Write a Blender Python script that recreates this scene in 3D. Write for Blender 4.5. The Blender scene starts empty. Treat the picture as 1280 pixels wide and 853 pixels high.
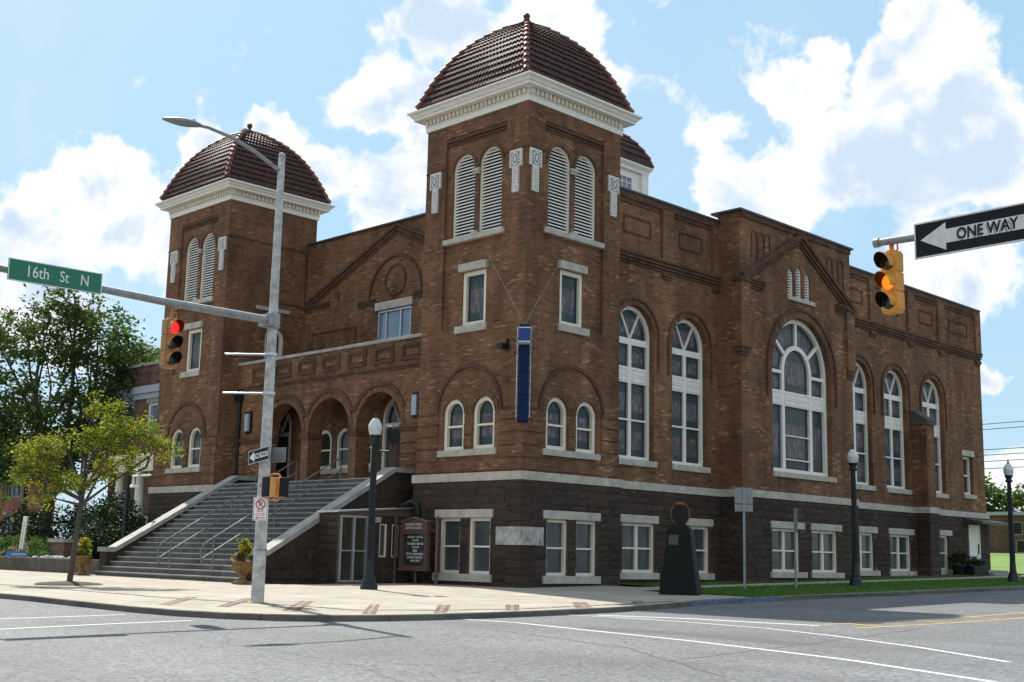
import bpy, bmesh, math, random
from mathutils import Vector, Matrix
from mathutils.geometry import tessellate_polygon, delaunay_2d_cdt
random.seed(7)
R = math.radians
SC = bpy.context.scene
COL = SC.collection

# ------------------------------------------------------------------ camera
cd = bpy.data.cameras.new('camera'); cam = bpy.data.objects.new('camera', cd); COL.objects.link(cam)
r_ = Vector((0.71026128, 0.70360284, 0.02172471)); d_ = Vector((-0.10523572, 0.13664529, -0.98501447)); f_ = Vector((-0.69602756, 0.69733142, 0.17109801))
mw = Matrix((r_, -d_, -f_)).transposed().to_4x4(); mw.translation = (33.368, -34.086, 1.131)
cam.matrix_world = mw
cd.sensor_width = 36; cd.lens = 1555.28 / 1280 * 36; cd.clip_end = 3000; cd.clip_start = 0.1
SC.camera = cam

# ------------------------------------------------------------------ light, sky, exposure
SUN_EL = R(50)
SUN_H = Vector((-.950, .312, 0))                    # horizontal direction towards the sun
sun_vec = Vector((SUN_H.x * math.cos(SUN_EL), SUN_H.y * math.cos(SUN_EL), math.sin(SUN_EL)))
sl = bpy.data.lights.new('sun', 'SUN'); sl.energy = 4.6; sl.angle = R(.53); sl.color = (1, .95, .87)
so = bpy.data.objects.new('sun', sl); COL.objects.link(so)
so.rotation_euler = sun_vec.to_track_quat('Z', 'Y').to_euler()

def N(t, typ, **kw):
    n = t.nodes.new(typ)
    for k, v in kw.items():
        if k.startswith('i_'):
            key = k[2:]
            n.inputs[int(key) if key.isdigit() else key.replace('_', ' ')].default_value = v
        else: setattr(n, k, v)
    return n
def math_(t, op, a, b=None, clamp=False):
    n = t.nodes.new('ShaderNodeMath'); n.operation = op; n.use_clamp = clamp
    for i, v in enumerate((a, b)):
        if v is None: continue
        if isinstance(v, (int, float)): n.inputs[i].default_value = v
        else: t.links.new(v, n.inputs[i])
    return n.outputs[0]
def mrange(t, v, a, b, c, d, smooth=False):
    n = t.nodes.new('ShaderNodeMapRange'); n.interpolation_type = 'SMOOTHSTEP' if smooth else 'LINEAR'
    t.links.new(v, n.inputs[0])
    for i, x in enumerate((a, b, c, d)): n.inputs[i + 1].default_value = x
    return n.outputs[0]
def mixc(t, f, a, b, mode='MIX'):
    n = t.nodes.new('ShaderNodeMix'); n.data_type = 'RGBA'; n.blend_type = mode
    for i, v in ((0, f), (6, a), (7, b)):
        if hasattr(v, 'links'): t.links.new(v, n.inputs[i])
        else: n.inputs[i].default_value = v if i == 0 else (*v, 1) if len(v) == 3 else v
    return n.outputs[2]

w = bpy.data.worlds.new('World'); SC.world = w; w.use_nodes = True
wt = w.node_tree; wt.nodes.clear()
sky = N(wt, 'ShaderNodeTexSky', sky_type='NISHITA', sun_disc=False, sun_elevation=SUN_EL, sun_rotation=math.atan2(SUN_H.x, SUN_H.y),
        air_density=1.0, dust_density=1.6, ozone_density=2.0, altitude=150)
tc = N(wt, 'ShaderNodeTexCoord')
BLOBS = [(-0.870,0.415,0.265,0.047),(-0.890,0.392,0.233,0.059),(-0.868,0.443,0.226,0.053),(-0.898,0.371,0.236,0.034),(-0.830,0.474,0.296,0.031),(-0.787,0.528,0.320,0.037),(-0.776,0.560,0.290,0.047),(-0.751,0.596,0.283,0.050),(-0.838,0.502,0.214,0.081),(-0.897,0.404,0.180,0.075),(-0.680,0.612,0.402,0.047),(-0.631,0.659,0.410,0.059),(-0.732,0.585,0.349,0.041),(-0.615,0.693,0.376,0.034),(-0.668,0.645,0.370,0.069),(-0.724,0.613,0.318,0.047),(-0.548,0.725,0.417,0.014),(-0.549,0.767,0.331,0.034),(-0.499,0.792,0.352,0.041),(-0.478,0.792,0.381,0.024),(-0.535,0.794,0.289,0.053),(-0.473,0.827,0.304,0.059),(-0.406,0.831,0.380,0.053),(-0.386,0.856,0.345,0.059),(-0.437,0.826,0.356,0.041),(-0.368,0.879,0.303,0.059),(-0.423,0.857,0.294,0.053),(-0.414,0.884,0.217,0.056),(-0.397,0.908,0.136,0.025),(-0.392,0.918,0.065,0.044)]
nrm = N(wt, 'ShaderNodeVectorMath', operation='NORMALIZE'); wt.links.new(tc.outputs['Generated'], nrm.inputs[0])
wn_ = N(wt, 'ShaderNodeTexNoise', i_Scale=7.5, i_Detail=5.0, i_Roughness=.6); wt.links.new(nrm.outputs[0], wn_.inputs['Vector'])
ws_ = N(wt, 'ShaderNodeVectorMath', operation='SUBTRACT'); wt.links.new(wn_.outputs['Color'], ws_.inputs[0]); ws_.inputs[1].default_value = (.5, .5, .5)
wv_ = N(wt, 'ShaderNodeVectorMath', operation='MULTIPLY_ADD'); wt.links.new(ws_.outputs[0], wv_.inputs[0]); wv_.inputs[1].default_value = (.115, .115, .115); wt.links.new(nrm.outputs[0], wv_.inputs[2])
acc = None
for bi_, (bx_, by_, bz_, br_) in enumerate(BLOBS):
    if bi_ < 10: br_ *= .84
    dn = N(wt, 'ShaderNodeVectorMath', operation='DISTANCE'); wt.links.new(wv_.outputs[0], dn.inputs[0]); dn.inputs[1].default_value = (bx_, by_, bz_)
    v = mrange(wt, dn.outputs['Value'], 0, br_ * 1.25, 1, 0)
    if acc is None: acc = v
    else:
        n = N(wt, 'ShaderNodeMath', operation='SMOOTH_MAX'); wt.links.new(acc, n.inputs[0]); wt.links.new(v, n.inputs[1]); n.inputs[2].default_value = .3; acc = n.outputs[0]
n1 = N(wt, 'ShaderNodeTexNoise', i_Scale=16.0, i_Detail=9.0, i_Roughness=.62, i_Distortion=.25); wt.links.new(nrm.outputs[0], n1.inputs['Vector'])
n2 = N(wt, 'ShaderNodeTexNoise', i_Scale=12.0, i_Detail=9.0, i_Roughness=.58, i_Distortion=.4); wt.links.new(nrm.outputs[0], n2.inputs['Vector'])
n3 = N(wt, 'ShaderNodeTexNoise', i_Scale=3.2, i_Detail=5.0, i_Roughness=.55); wt.links.new(nrm.outputs[0], n3.inputs['Vector'])
dn_ = math_(wt, 'ADD', math_(wt, 'MULTIPLY', acc, 1.0), math_(wt, 'MULTIPLY', math_(wt, 'SUBTRACT', n1.outputs['Fac'], .5), 1.25))
cmask = mrange(wt, dn_, .29, .50, 0, 1, True)
# unseen cumulus added outside the view to turn the blue ambient light neutral
out = N(wt, 'ShaderNodeVectorMath', operation='DOT_PRODUCT'); wt.links.new(nrm.outputs[0], out.inputs[0]); out.inputs[1].default_value = (-.68, .68, .27)
n4 = N(wt, 'ShaderNodeTexNoise', i_Scale=2.6, i_Detail=8., i_Roughness=.6); wt.links.new(nrm.outputs[0], n4.inputs['Vector'])
rest = math_(wt, 'MULTIPLY', mrange(wt, n4.outputs['Fac'], .46, .58, 0, 1, True), mrange(wt, out.outputs['Value'], .86, .74, 0, 1, True))
cmask = math_(wt, 'MAXIMUM', cmask, rest)
veil = mrange(wt, n3.outputs['Fac'], .48, .75, 0, .16, True)                   # thin high haze between the cumulus
cmask = math_(wt, 'MAXIMUM', cmask, veil)
shade = mrange(wt, math_(wt, 'ADD', math_(wt, 'MULTIPLY', mrange(wt, dn_, .3, .9, 0, 1), .22), n2.outputs['Fac']), .54, .76, 0, 1, True)
CL = 9.7
cloudc = mixc(wt, shade, (CL, CL, CL), (CL * .60, CL * .73, CL * .88))
skyc = mixc(wt, .72, sky.outputs['Color'], (4.4, 7.2, 9.3))
skyf = mixc(wt, cmask, skyc, cloudc)
bg = N(wt, 'ShaderNodeBackground', i_Strength=.07); wt.links.new(skyf, bg.inputs['Color'])
wo = N(wt, 'ShaderNodeOutputWorld'); wt.links.new(bg.outputs[0], wo.inputs['Surface'])
vs = SC.view_settings; vs.view_transform = 'Standard'; vs.look = 'None'; vs.gamma = 1; vs.exposure = .68; vs.use_curve_mapping = False

# ------------------------------------------------------------------ ground height
def G(x, y):
    if y < 0: h = .010 * y
    elif y < 44: h = .018 * y
    elif y < 80: h = .792 + (y - 44) * .052
    else: h = 2.664 + (y - 80) * .004
    return h - .01 * min(max(x, 0), 10)

# ------------------------------------------------------------------ materials
def newmat(name):
    m = bpy.data.materials.new(name); m.use_nodes = True; t = m.node_tree
    return m, t, t.nodes['Principled BSDF']
def simple(name, col, rough=.6, metal=0, var=.15, scale=4., bump=0., spec=.5, coat=0):
    m, t, b = newmat(name)
    b.inputs['Roughness'].default_value = rough; b.inputs['Metallic'].default_value = metal; b.inputs['Specular IOR Level'].default_value = spec
    b.inputs['Coat Weight'].default_value = coat
    c = N(t, 'ShaderNodeTexCoord'); n = N(t, 'ShaderNodeTexNoise', i_Scale=scale, i_Detail=6., i_Roughness=.65); t.links.new(c.outputs['Object'], n.inputs['Vector'])
    f = mrange(t, n.outputs['Fac'], .3, .7, 0, 1)
    t.links.new(mixc(t, f, tuple(x * (1 - var) for x in col), tuple(min(1, x * (1 + var)) for x in col)), b.inputs['Base Color'])
    if bump:
        bp = N(t, 'ShaderNodeBump', i_Strength=bump, i_Distance=.02); t.links.new(n.outputs['Fac'], bp.inputs['Height']); t.links.new(bp.outputs[0], b.inputs['Normal'])
    return m
def brickmat(name, c1, c2, mortar, bw, bh, ms, dark=.5, light=None, bump=.5, dist=.02, rough=.85, spots=.12, big=.45):
    m, t, b = newmat(name); b.inputs['Roughness'].default_value = rough; b.inputs['Specular IOR Level'].default_value = .25
    uv = N(t, 'ShaderNodeUVMap', uv_map='UVMap'); c = N(t, 'ShaderNodeTexCoord')
    def brick(a, bb, mm, **k):
        n = N(t, 'ShaderNodeTexBrick', i_Color1=(*a, 1), i_Color2=(*bb, 1), i_Mortar=(*mm, 1), i_Scale=1.0, i_Mortar_Size=ms, i_Mortar_Smooth=.2, i_Bias=0., i_Brick_Width=bw, i_Row_Height=bh)
        n.offset = .5; t.links.new(uv.outputs[0], n.inputs['Vector']); return n
    br = brick(c1, c2, mortar)
    rnd = brick((0, 0, 0), (1, 1, 1), (.4, .4, .4))                 # per-brick random value
    col = br.outputs['Color']
    if light:
        nz = N(t, 'ShaderNodeTexNoise', i_Scale=.9, i_Detail=3.); t.links.new(c.outputs['Object'], nz.inputs['Vector'])
        k = mrange(t, math_(t, 'ADD', rnd.outputs['Color'], math_(t, 'MULTIPLY', math_(t, 'SUBTRACT', nz.outputs['Fac'], .5), 1.1)), 1.06 - spots, 1.14 - spots, 0, 1)
        col = mixc(t, math_(t, 'MULTIPLY', k, .8), col, light)
    dk = mrange(t, rnd.outputs['Color'], .0, .30, .55, 1)
    cm = N(t, 'ShaderNodeCombineColor')
    for i in range(3): t.links.new(dk, cm.inputs[i])
    col = mixc(t, dark, col, cm.outputs[0], 'MULTIPLY')
    mp = N(t, 'ShaderNodeMapping'); mp.inputs['Scale'].default_value = (.30, .30, .22); t.links.new(c.outputs['Object'], mp.inputs['Vector'])
    g = N(t, 'ShaderNodeTexNoise', i_Scale=1.6, i_Detail=7., i_Roughness=.68); t.links.new(mp.outputs[0], g.inputs['Vector'])
    gv = mrange(t, g.outputs['Fac'], .32, .68, 1 - big, 1 + big * .35)
    mp2 = N(t, 'ShaderNodeMapping'); mp2.inputs['Scale'].default_value = (1.3, 1.3, .10); t.links.new(c.outputs['Object'], mp2.inputs['Vector'])
    g2 = N(t, 'ShaderNodeTexNoise', i_Scale=1.0, i_Detail=5., i_Roughness=.6); t.links.new(mp2.outputs[0], g2.inputs['Vector'])
    gv = math_(t, 'MULTIPLY', gv, mrange(t, g2.outputs['Fac'], .36, .60, 1 - big * .45, 1.06))
    cg = N(t, 'ShaderNodeCombineColor')
    for i in range(3): t.links.new(gv, cg.inputs[i])
    col = mixc(t, 1., col, cg.outputs[0], 'MULTIPLY')
    t.links.new(col, b.inputs['Base Color'])
    fn = N(t, 'ShaderNodeTexNoise', i_Scale=7. if bh > .3 else 22., i_Detail=5.); t.links.new(c.outputs['Object'], fn.inputs['Vector'])
    h = math_(t, 'ADD', math_(t, 'MULTIPLY', math_(t, 'SUBTRACT', 1, br.outputs['Fac']), 1.0), math_(t, 'MULTIPLY', fn.outputs['Fac'], 1.1))
    bp = N(t, 'ShaderNodeBump', i_Strength=bump, i_Distance=dist); t.links.new(h, bp.inputs['Height']); t.links.new(bp.outputs[0], b.inputs['Normal'])
    return m
def stained(name):
    m, t, b = newmat(name); b.inputs['Roughness'].default_value = .3; b.inputs['Specular IOR Level'].default_value = .22
    uv = N(t, 'ShaderNodeUVMap', uv_map='UVMap'); s = N(t, 'ShaderNodeSeparateXYZ'); t.links.new(uv.outputs[0], s.inputs[0])
    c = N(t, 'ShaderNodeTexCoord')
    mp = N(t, 'ShaderNodeMapping'); mp.inputs['Scale'].default_value = (9, 9, 1.9); t.links.new(c.outputs['Object'], mp.inputs[0])
    vo = N(t, 'ShaderNodeTexVoronoi', i_Scale=1.6); t.links.new(mp.outputs[0], vo.inputs['Vector'])
    ve = N(t, 'ShaderNodeTexVoronoi', feature='DISTANCE_TO_EDGE', i_Scale=1.6); t.links.new(mp.outputs[0], ve.inputs['Vector'])
    sep = N(t, 'ShaderNodeSeparateColor'); t.links.new(vo.outputs['Color'], sep.inputs[0])
    rp = N(t, 'ShaderNodeValToRGB'); t.links.new(sep.outputs[0], rp.inputs[0]); e = rp.color_ramp; e.interpolation = 'CONSTANT'
    cols = [(0, (.095, .078, .088)), (.22, (.16, .130, .145)), (.42, (.105, .080, .072)), (.6, (.19, .160, .175)), (.75, (.075, .072, .09)), (.88, (.13, .10, .095))]
    e.elements[0].color = (*cols[0][1], 1); e.elements[1].position = cols[1][0]; e.elements[1].color = (*cols[1][1], 1)
    for p, cc in cols[2:]: el = e.elements.new(p); el.color = (*cc, 1)
    rt = N(t, 'ShaderNodeValToRGB'); t.links.new(sep.outputs[1], rt.inputs[0]); e = rt.color_ramp; e.interpolation = 'CONSTANT'
    e.elements[0].color = (.022, .050, .062, 1); e.elements[1].position = .35; e.elements[1].color = (.035, .062, .038, 1)
    for p, cc in ((.68, (.10, .095, .035)), (.8, (.03, .052, .085))): el = e.elements.new(p); el.color = (*cc, 1)
    # ends of the lights carry blue-green foliage patterns, the middle pale lavender streaks
    top = mrange(t, s.outputs[1], .70, .74, 0, 1); bot = mrange(t, s.outputs[1], .22, .18, 0, 1)
    col = mixc(t, math_(t, 'MAXIMUM', top, bot), rp.outputs[0], rt.outputs[0])
    du = math_(t, 'ABSOLUTE', math_(t, 'SUBTRACT', s.outputs[0], .5)); dv = math_(t, 'ABSOLUTE', math_(t, 'SUBTRACT', s.outputs[1], .5))
    bord = math_(t, 'MAXIMUM', mrange(t, du, .36, .385, 0, 1), mrange(t, dv, .45, .46, 0, 1))
    col = mixc(t, bord, col, mixc(t, sep.outputs[2], (.014, .018, .026), (.032, .050, .062)))
    lead = mrange(t, ve.outputs['Distance'], .02, .05, 0, 1)
    col = mixc(t, lead, (.03, .03, .035), col)
    t.links.new(col, b.inputs['Base Color'])
    bp = N(t, 'ShaderNodeBump', i_Strength=.25, i_Distance=.01); t.links.new(vo.outputs['Distance'], bp.inputs['Height']); t.links.new(bp.outputs[0], b.inputs['Normal'])
    return m
def leafmat(name, a, b_, trans=.45):
    m, t, b = newmat(name); b.inputs['Roughness'].default_value = .6; b.inputs['Specular IOR Level'].default_value = .2
    g = N(t, 'ShaderNodeNewGeometry')
    col = mixc(t, g.outputs['Random Per Island'], a, b_)
    t.links.new(col, b.inputs['Base Color'])
    tr = N(t, 'ShaderNodeBsdfTranslucent'); t.links.new(mixc(t, 1., col, (1.5, 1.5, .7), 'MULTIPLY'), tr.inputs['Color'])
    mx = N(t, 'ShaderNodeMixShader', i_0=trans); t.links.new(b.outputs[0], mx.inputs[1]); t.links.new(tr.outputs[0], mx.inputs[2])
    t.links.new(mx.outputs[0], t.nodes['Material Output'].inputs['Surface'])
    return m
def emis(name, col, s):
    m, t, b = newmat(name); b.inputs['Base Color'].default_value = (*[x * .3 for x in col], 1); b.inputs['Emission Color'].default_value = (*col, 1); b.inputs['Emission Strength'].default_value = s
    return m
def asphalt():
    m, t, b = newmat('asphalt'); b.inputs['Roughness'].default_value = .82; b.inputs['Specular IOR Level'].default_value = .35
    c = N(t, 'ShaderNodeTexCoord')
    f = N(t, 'ShaderNodeTexNoise', i_Scale=32., i_Detail=3., i_Roughness=.7); t.links.new(c.outputs['Object'], f.inputs['Vector'])
    v = N(t, 'ShaderNodeTexVoronoi', i_Scale=20.); t.links.new(c.outputs['Object'], v.inputs['Vector'])
    sc_ = N(t, 'ShaderNodeSeparateColor'); t.links.new(v.outputs['Color'], sc_.inputs[0])
    g = N(t, 'ShaderNodeTexNoise', i_Scale=.22, i_Detail=6., i_Roughness=.6); t.links.new(c.outputs['Object'], g.inputs['Vector'])
    mp = N(t, 'ShaderNodeMapping'); mp.inputs['Scale'].default_value = (.06, .5, 1); mp.inputs['Rotation'].default_value = (0, 0, .05); t.links.new(c.outputs['Object'], mp.inputs[0])
    g2 = N(t, 'ShaderNodeTexNoise', i_Scale=1., i_Detail=4.); t.links.new(mp.outputs[0], g2.inputs['Vector'])
    col = mixc(t, mrange(t, sc_.outputs[0], .0, 1., 0, 1), (.062, .062, .066), (.20, .20, .206))
    col = mixc(t, mrange(t, f.outputs['Fac'], .35, .65, 0, .35), col, (.125, .125, .130))
    gv = math_(t, 'MULTIPLY', mrange(t, g.outputs['Fac'], .3, .7, .80, 1.14), mrange(t, g2.outputs['Fac'], .3, .7, .84, 1.12))
    cg = N(t, 'ShaderNodeCombineColor')
    for i in range(3): t.links.new(gv, cg.inputs[i])
    col = mixc(t, 1., col, cg.outputs[0], 'MULTIPLY')
    ck = N(t, 'ShaderNodeTexVoronoi', feature='DISTANCE_TO_EDGE', i_Scale=.13, i_Randomness=1.); 
    wn = N(t, 'ShaderNodeTexNoise', i_Scale=.9, i_Detail=5.); t.links.new(c.outputs['Object'], wn.inputs['Vector'])
    va = N(t, 'ShaderNodeVectorMath', operation='MULTIPLY_ADD'); t.links.new(wn.outputs['Color'], va.inputs[0]); va.inputs[1].default_value = (1.2, 1.2, 0); t.links.new(c.outputs['Object'], va.inputs[2])
    t.links.new(va.outputs[0], ck.inputs['Vector'])
    col = mixc(t, mrange(t, ck.outputs['Distance'], .0008, .0022, .55, 0), col, (.05, .05, .052))
    t.links.new(col, b.inputs['Base Color'])
    bp = N(t, 'ShaderNodeBump', i_Strength=.35, i_Distance=.01); t.links.new(v.outputs['Distance'], bp.inputs['Height']); t.links.new(bp.outputs[0], b.inputs['Normal'])
    return m
def concrete(name, col, grid=1.6, joint=.02, stain=.18):
    m, t, b = newmat(name); b.inputs['Roughness'].default_value = .85; b.inputs['Specular IOR Level'].default_value = .3
    uv = N(t, 'ShaderNodeUVMap', uv_map='UVMap'); c = N(t, 'ShaderNodeTexCoord')
    br = N(t, 'ShaderNodeTexBrick', i_Color1=(*[x * .93 for x in col], 1), i_Color2=(*[x * 1.06 for x in col], 1), i_Mortar=(*[x * .5 for x in col], 1), i_Scale=1., i_Mortar_Size=joint, i_Brick_Width=grid, i_Row_Height=grid)
    br.offset = 0; t.links.new(uv.outputs[0], br.inputs['Vector'])
    g = N(t, 'ShaderNodeTexNoise', i_Scale=.9, i_Detail=8., i_Roughness=.7); t.links.new(c.outputs['Object'], g.inputs['Vector'])
    gv = mrange(t, g.outputs['Fac'], .3, .7, 1 - stain, 1 + stain * .6)
    f = N(t, 'ShaderNodeTexNoise', i_Scale=60., i_Detail=2.); t.links.new(c.outputs['Object'], f.inputs['Vector'])
    gv = math_(t, 'MULTIPLY', gv, mrange(t, f.outputs['Fac'], .3, .7, .92, 1.08))
    cg = N(t, 'ShaderNodeCombineColor')
    for i in range(3): t.links.new(gv, cg.inputs[i])
    t.links.new(mixc(t, 1., br.outputs['Color'], cg.outputs[0], 'MULTIPLY'), b.inputs['Base Color'])
    bp = N(t, 'ShaderNodeBump', i_Strength=.2, i_Distance=.005); t.links.new(f.outputs['Fac'], bp.inputs['Height']); t.links.new(bp.outputs[0], b.inputs['Normal'])
    return m
def tilemat():
    m, t, b = newmat('roof_tile'); b.inputs['Roughness'].default_value = .68; b.inputs['Specular IOR Level'].default_value = .3
    c = N(t, 'ShaderNodeTexCoord')
    v = N(t, 'ShaderNodeTexVoronoi', i_Scale=4.4); t.links.new(c.outputs['Object'], v.inputs['Vector']); s = N(t, 'ShaderNodeSeparateColor'); t.links.new(v.outputs['Color'], s.inputs[0])
    n = N(t, 'ShaderNodeTexNoise', i_Scale=2., i_Detail=6.); t.links.new(c.outputs['Object'], n.inputs['Vector'])
    col = mixc(t, s.outputs[0], (.030, .013, .012), (.090, .030, .021))
    t.links.new(mixc(t, mrange(t, n.outputs['Fac'], .4, .7, 0, .6), col, (.034, .018, .017)), b.inputs['Base Color'])
    return m
def ashlar():
    m, t, b = newmat('rockface_ashlar'); b.inputs['Roughness'].default_value = .8; b.inputs['Specular IOR Level'].default_value = .3
    g = N(t, 'ShaderNodeNewGeometry'); c = N(t, 'ShaderNodeTexCoord')
    col = mixc(t, g.outputs['Random Per Island'], (.034, .023, .018), (.058, .038, .029))
    n = N(t, 'ShaderNodeTexNoise', i_Scale=5., i_Detail=7., i_Roughness=.7); t.links.new(c.outputs['Object'], n.inputs['Vector'])
    n2_ = N(t, 'ShaderNodeTexNoise', i_Scale=.5, i_Detail=4.); t.links.new(c.outputs['Object'], n2_.inputs['Vector'])
    gv = math_(t, 'MULTIPLY', mrange(t, n.outputs['Fac'], .3, .7, .72, 1.25), mrange(t, n2_.outputs['Fac'], .35, .65, .8, 1.15))
    cg = N(t, 'ShaderNodeCombineColor')
    for i in range(3): t.links.new(gv, cg.inputs[i])
    t.links.new(mixc(t, 1., col, cg.outputs[0], 'MULTIPLY'), b.inputs['Base Color'])
    bp = N(t, 'ShaderNodeBump', i_Strength=.9, i_Distance=.05); t.links.new(n.outputs['Fac'], bp.inputs['Height']); t.links.new(bp.outputs[0], b.inputs['Normal'])
    return m
M = {}
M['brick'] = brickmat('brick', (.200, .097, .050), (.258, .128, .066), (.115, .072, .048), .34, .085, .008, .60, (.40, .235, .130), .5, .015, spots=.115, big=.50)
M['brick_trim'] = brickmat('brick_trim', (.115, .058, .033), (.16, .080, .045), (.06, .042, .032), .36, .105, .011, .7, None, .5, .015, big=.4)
M['brick_arch'] = brickmat('brick_arch', (.165, .078, .039), (.225, .108, .056), (.10, .07, .05), .11, .40, .011, .7, (.40, .22, .12), .5, .015, spots=.08)
M['stone'] = brickmat('rockface_stone', (.060, .043, .036), (.060, .043, .036), (.060, .043, .036), 1.05, .43, .016, .0, None, .8, .06, .8, big=.45)
M['mortar'] = simple('reddish_mortar', (.105, .066, .052), .9, 0, .25, 5.)
M['ashlar'] = ashlar()
M['redbrick'] = brickmat('red_brick', (.30, .10, .07), (.40, .15, .11), (.25, .17, .14), .3, .1, .012, .5, None, .4)
M['browndist'] = brickmat('brown_brick', (.16, .085, .06), (.22, .12, .08), (.14, .10, .08), .4, .13, .014, .5, None, .4)
M['lime'] = simple('limestone', (.42, .38, .325), .8, 0, .25, 2.5, .15)
M['coping'] = simple('weathered_coping', (.31, .295, .27), .8, 0, .28, 1.8, .15)
M['metalcap'] = simple('dark_metal_coping', (.06, .055, .052), .5, .3, .2)
M['white'] = simple('white_paint', (.76, .72, .65), .5, 0, .07, 3.)
M['cream'] = simple('cream_paint', (.74, .67, .55), .55, 0, .08, 3.)
M['terra'] = simple('white_terracotta', (.62, .60, .56), .6, 0, .2, 9., .5)
M['stained'] = stained('stained_glass')
M['blindglass'] = simple('window_glass_with_blinds', (.055, .068, .068), .15, 0, .35, 1.0, 0, .35)
M['darkglass'] = simple('dark_window_glass', (.035, .032, .024), .12, 0, .4, 1.2, 0, .35)
M['skyglass'] = simple('blue_window_glass', (.14, .20, .27), .06, 0, .3, .9, 0, .9)
M['dark'] = simple('dark_interior', (.016, .014, .013), .9)
M['door'] = simple('brown_door', (.085, .045, .028), .5, 0, .25, 5.)
M['tile'] = tilemat()
M['hip'] = simple('hip_tile', (.15, .046, .030), .6, 0, .3, 3.)
M['roofing'] = simple('roofing_felt', (.10, .10, .10), .9)
M['copper'] = simple('dark_finial', (.05, .055, .06), .45, .6)
M['asphalt'] = asphalt()
M['walk'] = concrete('sidewalk_concrete', (.345, .308, .25), stain=.26)
M['kerb'] = concrete('kerb_concrete', (.12, .11, .095), 3., .02, .5)  # kerb face darker than its top: shade and stains put into the colour
M['kerbblue'] = simple('blue_kerb_paint', (.05, .085, .15), .6, 0, .7, 5.)
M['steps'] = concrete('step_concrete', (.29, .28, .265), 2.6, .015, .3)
M['riser'] = concrete('shaded_stained_riser', (.105, .103, .10), 2.6, .015, .45)  # darker than the treads: shade on the risers put into the colour, plus stains
M['wline'] = simple('white_road_paint', (.50, .50, .485), .75, 0, .42, 16.)
M['yline'] = simple('yellow_road_paint', (.50, .30, .05), .7, 0, .3, 8.)
M['pave'] = brickmat('red_paver', (.17, .088, .062), (.23, .125, .09), (.22, .18, .15), .22, .11, .012, .4, None, .3)
M['galv'] = simple('galvanised_steel', (.26, .265, .275), .55, .3, .28, 7.)
M['paleconc'] = simple('weathered_grey_pole_paint', (.42, .41, .395), .65, .0, .42, 5.)
M['railm'] = simple('grey_handrail_steel', (.16, .165, .17), .5, .3, .15)
M['alu'] = simple('aluminium', (.50, .52, .55), .35, .7, .1)
M['black'] = simple('black_painted_iron', (.010, .013, .015), .4, 0, .2, 6., 0, .3)
M['blackpl'] = simple('black_plastic', (.010, .010, .011), .55, 0, .15, 4., 0, .2)
M['sigyel'] = simple('signal_yellow', (.66, .27, .03), .5, 0, .15, 5.)
M['sigshade'] = simple('shaded_signal_ochre', (.36, .165, .045), .5, 0, .15, 5.)  # pedestrian signal's ochre again, darkened: backlit shade put into the paint
M['green'] = simple('sign_green', (.008, .16, .085), .4, 0, .06)
M['signwhite'] = simple('sign_white', (.78, .78, .76), .45, 0, .05)
M['signold'] = simple('faded_sign_white', (.60, .59, .55), .5, 0, .12, 6.)
M['signblack'] = simple('sign_black', (.010, .011, .014), .5, 0, .15, 4., 0, .15)
M['signred'] = simple('sign_red', (.50, .03, .035), .5, 0, .1)
M['signback'] = simple('sign_back', (.22, .24, .26), .5, .5, .12)
M['red_on'] = emis('red_lamp', (1, .02, .02), 1.1)
M['amber_on'] = emis('amber_lamp', (1, .17, .008), 1.15)
M['lens_off'] = simple('unlit_lens', (.03, .025, .012), .25)
M['lens_green'] = simple('unlit_green_lens', (.012, .03, .026), .25)
M['maroon'] = simple('maroon_paint', (.095, .052, .046), .5, 0, .15)
M['boardglass'] = simple('board_glass', (.03, .03, .03), .1, 0, .5, 3., 0, .8)
M['navy'] = simple('navy_enamel', (.005, .017, .062), .55, 0, .2, 3., 0, .12)
M['blue'] = simple('bright_blue_enamel', (.010, .045, .21), .4, 0, .1, 3., 0, .3)
M['tube'] = simple('neon_tube_glass', (.55, .60, .65), .25)
M['granite'] = simple('black_granite', (.006, .0075, .0075), .4, 0, .5, 30., 0, .12)
M['bronze'] = simple('bronze_relief', (.014, .011, .009), .6, .0, .5, 14., .8, .2)
M['plaquem'] = simple('dull_bronze_plaque', (.075, .062, .055), .55, .2, .4, 16., .5, .3)
M['sigped'] = simple('pedestrian_signal_ochre', (.60, .29, .08), .5, 0, .15, 5.)
M['gold'] = simple('gilt_rim', (.24, .115, .03), .5, .6)
M['marble'] = simple('veined_marble', (.34, .325, .30), .4, 0, .55, 3.5)
M['globe'] = simple('frosted_globe', (.52, .55, .54), .2, 0, .25, 9.)
M['terracotta'] = simple('ochre_cast_iron', (.19, .10, .034), .5, 0, .3, 7.)
M['bark'] = simple('bark', (.075, .058, .045), .9, 0, .35, 9., .8)
M['leafdark'] = leafmat('dark_leaf', (.024, .052, .018), (.085, .125, .038), .42)
M['leafyellow'] = leafmat('yellow_leaf', (.04, .095, .016), (.30, .29, .036), .45)
M['leafmid'] = leafmat('green_leaf', (.03, .075, .014), (.07, .12, .025), .4)
M['leafhedge'] = leafmat('hedge_leaf', (.008, .022, .008), (.022, .048, .014), .15)  # leaf colour darkened: the shade over the shrubs is put into it
M['grass'] = leafmat('grass_blade', (.045, .12, .014), (.095, .19, .028), .3)
M['turf'] = simple('turf', (.05, .105, .018), .9, 0, .35, 2.5, .6)
M['lawn'] = simple('lawn', (.11, .19, .03), .9, 0, .25, .5, .4)
M['mulch'] = simple('mulch', (.065, .040, .028), .95, 0, .5, 14., 1.)
M['earth'] = simple('dry_ground', (.12, .11, .08), .95, 0, .3, .3, .3)
M['flower'] = simple('flower', (.55, .30, .32), .6)
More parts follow.
